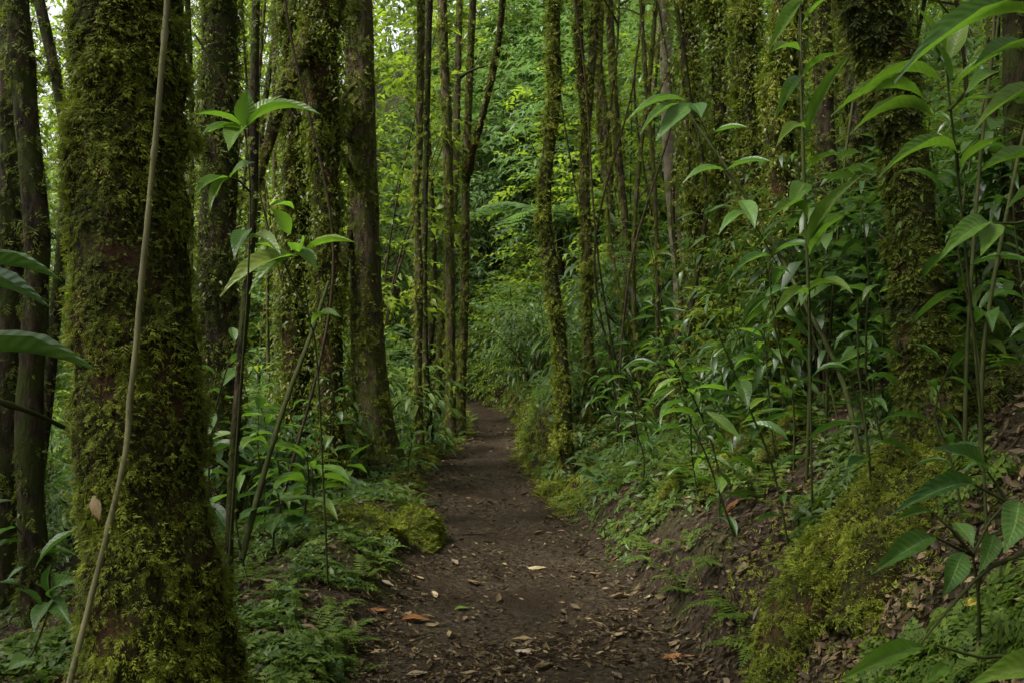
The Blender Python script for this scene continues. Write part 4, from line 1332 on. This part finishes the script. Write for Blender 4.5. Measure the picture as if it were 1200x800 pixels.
SHRUB = [shrub_meshes(100 + i, m, h, r, n, 8, lf, tm) for i, (m, h, r, n, lf, tm) in enumerate((
    ('fol_mid', 1.6, .75, 95, .17, MID_N), ('fol_cool', 1.9, .85, 110, .17, MID), ('fol_mid', 1.3, .8, 85, .20, MID_N), ('fol_yellow', 1.8, .75, 100, .15, MID), ('fol_cool', 1.5, .9, 110, .19, MID_N), ('fol_dark', 1.6, .8, 105, .15, MID_N), ('fol_dark', 1.3, .85, 95, .18, MID)))]
SAPL = [shrub_meshes(200 + i, m, h, r, n, 9, lf, tm, .45) for i, (m, h, r, n, lf, tm) in enumerate((
    ('fol_mid', 5.5, 1.2, 230, .17, FAR), ('fol_cool', 5.0, 1.3, 230, .18, FAR), ('fol_yellow', 6.0, 1.2, 230, .16, FAR), ('fol_mid', 4.2, 1.1, 190, .19, FAR_N), ('fol_cool', 6.0, 1.1, 230, .17, FAR_N)))]


BUSH_LOOK = ['mid-green narrow-leaved', 'cool green broad-leaved', 'mid-green large-leaved', 'yellow-green', 'cool green narrow-leaved', 'dark narrow-leaved', 'dark broad-leaved']
SAPL_LOOK = ['mid-green', 'cool green', 'yellow-green', 'mid-green fine-leaved', 'cool green fine-leaved']


def put_bush(kind, name, label, cat, group, x, y, s, lift=0.0):
    fol, st = kind
    look = [BUSH_LOOK[i] for i, q in enumerate(SHRUB) if q is kind] + [SAPL_LOOK[i] for i, q in enumerate(SAPL) if q is kind]
    if y > 3.5 and 'viewpoint' not in label:
        size = 'large' if s > 1.0 else 'small' if s < .85 else 'bushy'
        label = f'{size} {look[0]} {name} {label} {near(x, y)}'
    base = np.array([x, y, h1(x, y) + lift])
    root = thing(name, label, cat, base, group)
    a = R.random() * 6.28
    sx, sz = s * R.uniform(.85, 1.15), s * R.uniform(.85, 1.15)
    for nm, me in (('foliage', fol), ('stem', st)):
        o = obj(nm, me, root)
        o.rotation_euler = (0, 0, a)
        o.scale = (sx, sx, sz)
        if nm == 'foliage':
            tag(o, kind='stuff')


for x, y in spots(64, 11, 26, 600, 1240, 1, .75, sep=.8):
    put_bush(SHRUB[R.integers(5)], 'shrub', 'on the slope', 'shrub', 'shrubs on the slope', x, y, R.uniform(.7, 1.15))
for x, y in spots(56, 10.5, 26, -60, 560, -1, .8, sep=.8):
    put_bush(SHRUB[R.integers(5)], 'shrub', 'on the low side', 'shrub', 'shrubs on the low side', x, y, R.uniform(.65, 1.1))
for x, y in spots(11, 5.4, 7.5, 960, 1290, 1, 1.3, sep=.6) + spots(28, 6.8, 12, 860, 1290, 1, 1.0, sep=.65):
    put_bush(SHRUB[5 + R.integers(2)] if y < 8.2 or R.random() < .4 else SHRUB[R.integers(5)], 'shrub', 'on the slope', 'shrub', 'shrubs on the slope', x, y, R.uniform(.5, .95))
for x, y in spots(16, 7.5, 12, -80, 470, -1, 1.3, sep=.8):
    put_bush(SHRUB[[0, 5, 6, 4][R.integers(4)]], 'shrub', 'on the low side', 'shrub', 'shrubs on the low side', x, y, R.uniform(.5, .85))
for (px, d, q, k) in ((552, 20.8, .62, 3), (568, 20.2, .6, 0), (585, 19.4, .6, 3), (556, 22.2, .8, 3), (575, 21.6, .8, 0)):
    put_bush(SHRUB[k], 'shrub', 'closing the bend', 'shrub', 'shrubs closing the bend', (px - 600) / FPX * d, d, q)
for x, y in spots(40, 15, 32, 560, 1260, 1, 1.1, sep=1.2):
    put_bush(SAPL[R.integers(5)], 'sapling', 'on the slope', 'sapling', 'saplings on the slope', x, y, R.uniform(.8, 1.3))
for x, y in spots(36, 14, 32, -80, 580, -1, 1.1, sep=1.2):
    if -6 < x < 0 and 15.5 < y < 21:            # a gap in the trees lets light down on the bend
        continue
    put_bush(SAPL[[0, 2, 2, 3, 1][R.integers(5)]], 'sapling', 'on the low side', 'sapling', 'saplings on the low side', x, y, R.uniform(.8, 1.3))

for (x, y) in ((-6.4, 2.4), (-6.2, -.6), (-5.2, 5.6), (-6.0, 7.4), (-7.0, 4.2), (3.3, 2.6), (3.0, .4), (4.4, 4.6), (5.0, 6.4), (5.8, 8), (1.8, -4.6), (3.6, -1.8)):  # out-of-view saplings added beside and behind the camera to block side light
    put_bush(SAPL[R.integers(5)], 'sapling', 'leafy sapling of the dense wood around the viewpoint', 'sapling', 'added light-blocking saplings around the viewpoint', x, y, R.uniform(.8, 1.1))

for (px, d, q, k) in ((575, 23.5, 1.35, 1), (606, 23.0, 1.2, 4), (628, 24.0, 1.4, 0), (652, 22.0, 1.25, 1), (668, 22.5, 1.35, 3), (690, 19.5, 1.2, 4), (612, 25.5, 1.5, 2), (585, 26.5, 1.5, 1), (548, 26, 1.45, 2), (655, 25.5, 1.5, 0), (505, 27, 1.4, 3)):
    put_bush(SAPL[k], 'sapling', 'about the bend', 'sapling', 'saplings about the bend', (px - 600) / FPX * d, d, q)

# the far mass of leaves closing the view
def far_mass(name, label, n, x0, x1, y0, y1, zt, mat, seed, leaf=.21):
    g = np.random.default_rng(seed)
    c = np.stack([g.uniform(x0, x1, n), g.uniform(y0, y1, n), np.zeros(n)], -1)
    gz_ = H(c[:, 0], c[:, 1])
    c[:, 2] = gz_ + zt * g.random(n) ** .9
    keep = vn(c, .55, seed) + .5 * vn(c, 1.4, seed + 1) > -.28
    c = c[keep]
    d = unit(g.normal(0, 1, c.shape)) + np.array([0, -.35, .1])
    me = spray_mesh(name, FAR, c, d, .7, 8, leaf, mat, .5, g)
    tag(obj(name, me), label, 'foliage', kind='stuff')


far_mass('foliage', 'dense leaf mass closing the view beyond the saplings', 4600, -12, 15, 28, 37, 12, 'fol_mid', 301, .24)
far_mass('foliage', 'cool green leaf mass over the slope beyond the bend', 2600, -1, 9, 22, 29, 6, 'fol_cool', 302)
far_mass('foliage', 'yellow-green leaf mass beyond the low side', 7200, -18, -2.5, 25, 33, 15, 'fol_yellow', 303, .24)
far_mass('foliage', 'leaf mass under the far trees past the bend', 1500, -4, 3, 23, 28, 5, 'fol_cool', 304)
far_mass('foliage', 'low leafy thicket where the path turns out of sight', 1100, -.7, 1.6, 20.6, 22.4, 1.5, 'fol_yellow', 308, .15)
far_mass('foliage', 'far leaf mass on the hillside behind everything', 4500, -20, 12, 36, 46, 9, 'fol_mid', 305, .40)
far_mass('foliage', 'leaf mass hanging among the far trunks of the low side', 3000, -14, -3.5, 17, 25, 11, 'fol_yellow', 306)
far_mass('foliage', 'leaf mass hanging among the far trunks of the slope', 2600, 2.5, 13, 16, 26, 8, 'fol_mid', 307)
for (px, d) in ((600, 19.6), (575, 21.5), (560, 22.5), (612, 18.2), (625, 17.0), (590, 23.0), (640, 19.5), (655, 17.5), (545, 24), (610, 21), (530, 23.5), (570, 24.5), (630, 22.5), (605, 24.5)):
    x = (px - 600) / FPX * d
    put_bush(SHRUB[(1, 4, 0)[R.integers(3)]], 'shrub', 'closing the bend', 'shrub', 'shrubs closing the bend', x, d, R.uniform(.75, 1.1))

# ------------------------------------------------------------------ ground cover, moss and litter
def ground_scatter(name, label, n, tmpl, size, mat, mask, yr=(3.0, 15.0), flat=.25, lift=.0, xr=(-4, 5), tilt=.35):
    got = []
    tot = 0
    while tot < n:
        k = n * 3
        y = 1 / R.uniform(1 / yr[1], 1 / yr[0], k)          # denser near the viewpoint, where pieces show
        x = R.uniform(-.62, .62, k) * y
        ok = (R.random(k) < mask(x, y))
        got.append(np.stack([x, y], -1)[ok])
        tot += ok.sum()
    q = np.concatenate(got)[:n]
    x, y = q[:, 0], q[:, 1]
    nr = hn(x, y)
    a = R.random(n) * 6.283
    d = np.stack([np.cos(a), np.sin(a), np.zeros(n)], -1)
    d = d - nr * (d * nr).sum(-1, keepdims=True) + nr * (flat + R.normal(0, .12, (n, 1)))
    p = np.stack([x, y, H(x, y) + lift], -1) 
    me = scatter(name, tmpl, p, frames(d, nr + R.normal(0, tilt, (n, 3))), size * R.uniform(.45, 1.4, n) * np.maximum(1, y / 7.0), mat)
    return tag(obj(name, me), label, name.replace('_', ' '), kind='stuff')


def bands(x, y):
    s = x - path_x(y)
    return s, np.abs(s) - path_w(y)


def m_litter(x, y):
    s, e = bands(x, y)
    return np.where(e < 0, .18 + .75 * sm((vn2(x, y, 1.8, 4) + .5 * vn2(x, y, 5, 7)) * 2) + .55 * sm((e + .28) / .28), np.where(s > 0, .75 - .2 * sm((e - .4) / .4), .7) * (e < 2.5))


def m_cover(x, y):
    s, e = bands(x, y)
    k = vn2(x, y, 1.5, 11) + .5 * vn2(x, y, 4, 12)
    left = (s < 0) * (e > .02) * (k > .0) * np.exp(-np.maximum(e - .9, 0) / .8)
    right = (s > 0) * (e > .06) * (k > np.where(y > 6.5, -.35, .12)) * (.9)
    return left + right


def m_moss(x, y):
    s, e = bands(x, y)
    k = vn2(x, y, 1.1, 15) + .6 * vn2(x, y, 3.2, 16)
    left = (s < 0) * (e > .05) * (k > -.2) * (e < 2.0)
    right = (s > 0) * (e > .12) * (k > .0)
    face = (s > 0) * (e > -.02) * (e < .6) * (y > 9)
    return np.clip(left + right + face, 0, 1)


def undergrowth(n):
    y = R.uniform(8, 30, n) ; x = R.uniform(-.6, .62, n) * y
    s, e = bands(x, y)
    k = (e > .12 + .25 * R.random(n))
    x, y = x[k], y[k]
    c = np.stack([x, y, H(x, y) + .02], -1)
    a = R.random(len(x)) * 6.283
    d = np.stack([np.cos(a), np.sin(a), R.uniform(.3, 1.3, len(x))], -1)
    me = spray_mesh('undergrowth', FAR_N, c, d, .38, 6, .15, 'fol_cool', .5)
    tag(obj('undergrowth', me), 'low leafy undergrowth carpeting the forest floor off the path', 'undergrowth', kind='stuff')


undergrowth(5400)
LIT = (np.array([[0, 0, .05], [.02, .5, -.03], [0, 1, .2], [.22, .42, .14], [-.2, .55, .10]], float), np.array([[0, 3, 1], [3, 2, 1], [0, 1, 4], [4, 1, 2]]))
ground_scatter('leaf_litter', 'dark rotting leaf litter strewn over path and bank', 60000, LIT, .033, 'dead', m_litter, (2.1, 16), .05, .016, tilt=.35)
ground_scatter('leaf_litter', 'larger dark dead leaves matted along the path edges', 5000, LIT, .065, 'dead', lambda x, y: np.where(bands(x, y)[1] > -.2, .9 * (bands(x, y)[1] < 2), .12), (2.1, 14), .06, .016, tilt=.35)
ground_scatter('ground_moss', 'olive moss mats on the banks', 17000, SPRIG[0], .045, 'moss', m_moss, (2.2, 15), .45)
ground_scatter('ground_moss', 'shaggy moss and creeping leaves on the cut face of the bank', 7000, SPRIG[1], .06, 'moss', lambda x, y: np.where(x > path_x(y), (bands(x, y)[1] > -.04) * (bands(x, y)[1] < .9), (bands(x, y)[1] > 0) * (bands(x, y)[1] < .5) * .6), (8.5, 21), .5)
ground_scatter('ground_cover', 'feathery creeping clubmoss on the banks', 7500, FERNLET[0], .115, 'cover', m_cover, (2.3, 14), .3, .01)
ground_scatter('ground_cover', 'small-leaved seedlings carpeting the banks', 24000, FAR, .06, 'fol_mid', lambda x, y: m_cover(x, y) * .8 + .25 * (bands(x, y)[1] > .35) * (y > 6), (4.2, 22), .55, .03)

# fallen leaves one can pick out
DEADM = {}
for mt in ('dead_one', 'dead_tan', 'dead_yellow', 'dead_orange', 'fallen_green'):
    DEADM[mt] = [leaf_mesh('fallen_leaf', d, f, mt, 20 + k, pr, 1.4) for k, (d, f, pr) in enumerate(((-.5, .5, 'ovate'), (.5, .3, 'lance'), (-.9, .9, 'lance'), (-.3, .2, 'ovate')))]


def fallen(mt, label, group, x, y, L, w=.42, a=None, z=None, tilt=.0):
    nr = hn(np.array([x]), np.array([y]))[0]
    a = R.random() * 6.283 if a is None else a
    d = np.array([math.cos(a), math.sin(a), 0])
    d = d - nr * (d @ nr) + nr * tilt
    nr = nr + R.normal(0, .12, 3)
    f = frames(d[None], nr[None])[0]
    o = obj('fallen_leaf', DEADM[mt][R.integers(4)])
    m = np.eye(4)
    m[:3, 0], m[:3, 1], m[:3, 2] = f[:, 0] * L * w, f[:, 1] * L, f[:, 2] * L * .8
    m[:3, 3] = [x, y, (h1(x, y) if z is None else z) + .02]
    o.matrix_local = Matrix(m.tolist())
    return tag(o, label, 'fallen leaf', group)


def on_ground(px, py):
    """where the sight line through a photo pixel meets the ground"""
    d = np.linspace(2.5, 25, 900)
    x = (px - 600) / FPX * d
    z = CAMZ + (400 - py) / FPX * d
    k = np.argmax(z < H(x, d))
    return x[k], d[k]


for (px, py, L, mt, lab, a) in ((545, 684, .13, 'dead_tan', 'large tan fallen leaf lying on the path past the boulder', .2), (775, 778, .17, 'dead_orange', 'curled golden-brown leaf on the path below the damp slope', .1), (850, 606, .16, 'dead_orange', 'orange-brown leaf standing out on the dark bank', .4),
                                (722, 622, .09, 'dead_yellow', 'yellow leaf at the foot of the bank', .9), (750, 647, .08, 'dead_yellow', 'small yellow leaf under the mossy root ridge', 1.2), (738, 626, .10, 'dead_tan', 'tan leaf propped beside the yellow leaf', 2.0),
                                (532, 718, .10, 'fallen_green', 'pale green fallen leaf on the dark litter', .6), (470, 730, .17, 'dead_orange', 'long rust-brown leaf beside the pale fern', .5), (640, 668, .14, 'dead_tan', 'greyish tan leaf in the middle of the path', 2.8),
                                (840, 520, .22, 'dead_yellow', 'long yellow-brown dead leaf hanging over the bank', -1.9), (1145, 725, .13, 'dead_yellow', 'withered yellow leaf under the glossy plant', 1.3), (625, 755, .13, 'dead_tan', 'thin tan leaf on the trodden path', 2.9)):
    x, y = on_ground(px, py)
    fallen(mt, lab, None, x, y, L, .4, a)
n = 0
while n < 235:
    y = 1 / R.uniform(1 / 15, 1 / 3.5)
    x = R.uniform(-.4, .5) * y
    s = x - path_x(y)
    e = abs(s) - path_w(y)
    if e > 1.1 or R.random() > (1 if e > -.25 else .45):
        continue
    mt = R.choice(['dead_one', 'dead_tan', 'dead_yellow', 'dead_orange', 'fallen_green'], p=[.66, .2, .05, .06, .03])
    LL = R.uniform(.05, .13) * (.8 if mt == 'dead_yellow' else 1)
    where = 'on the path' if e < 0 else ('on the bank' if s > 0 else 'on the verge')
    word = {'dead_one': 'brown', 'dead_tan': 'tan', 'dead_yellow': 'yellow', 'dead_orange': 'rust-coloured', 'fallen_green': 'greenish'}[mt]
    fallen(mt, f'{"large" if LL > .09 else "small"} {word} leaf {where} {near(x, y)}', word + ' fallen leaves ' + where, x, y, LL, R.uniform(.32, .5))
    n += 1
# dead leaf and broken stub caught on the great trunk
p, nn, _ = tb1.point(np.array([tb1.c.shape[0] * .0 + np.argmin(np.abs(tb1.c[:, 2] - P(128, 590, 3.15)[2]))], float), np.array([-1.95]))
o = fallen('dead_tan', 'dead tan leaf caught in the moss of the great trunk', None, 0, 4, .09, .6)
f = frames(np.array([[.3, -.2, -1.0]]), nn)[0]
m = np.eye(4); m[:3, 0], m[:3, 1], m[:3, 2] = f[:, 0] * .05, f[:, 1] * .085, f[:, 2] * .085
m[:3, 3] = p[0] + nn[0] * .035 + np.array([0, 0, .04])
o.matrix_local = Matrix(m.tolist())
# fallen twigs
for i in range(26):
    y = 1 / R.uniform(1 / 12, 1 / 3.6)
    x = R.uniform(-.3, .38) * y
    a = R.random() * 3.14
    L = R.uniform(.12, .5)
    pts = []
    for t in (-.5, 0, .5):
        xx, yy = x + math.cos(a) * L * t, y + math.sin(a) * L * t + (.03 if t == 0 else 0)
        pts.append(np.array([xx, yy, h1(xx, yy) + .014]))
    b = pts[1].copy()
    tag(obj('twig', join_tubes('twig', [(pts, [.006, .005, .003], 5, .06)], 'twig', b), None, b), f'{"long" if L > .3 else "short"} dry twig fallen {near(x, y)}', 'twig', 'fallen twigs')
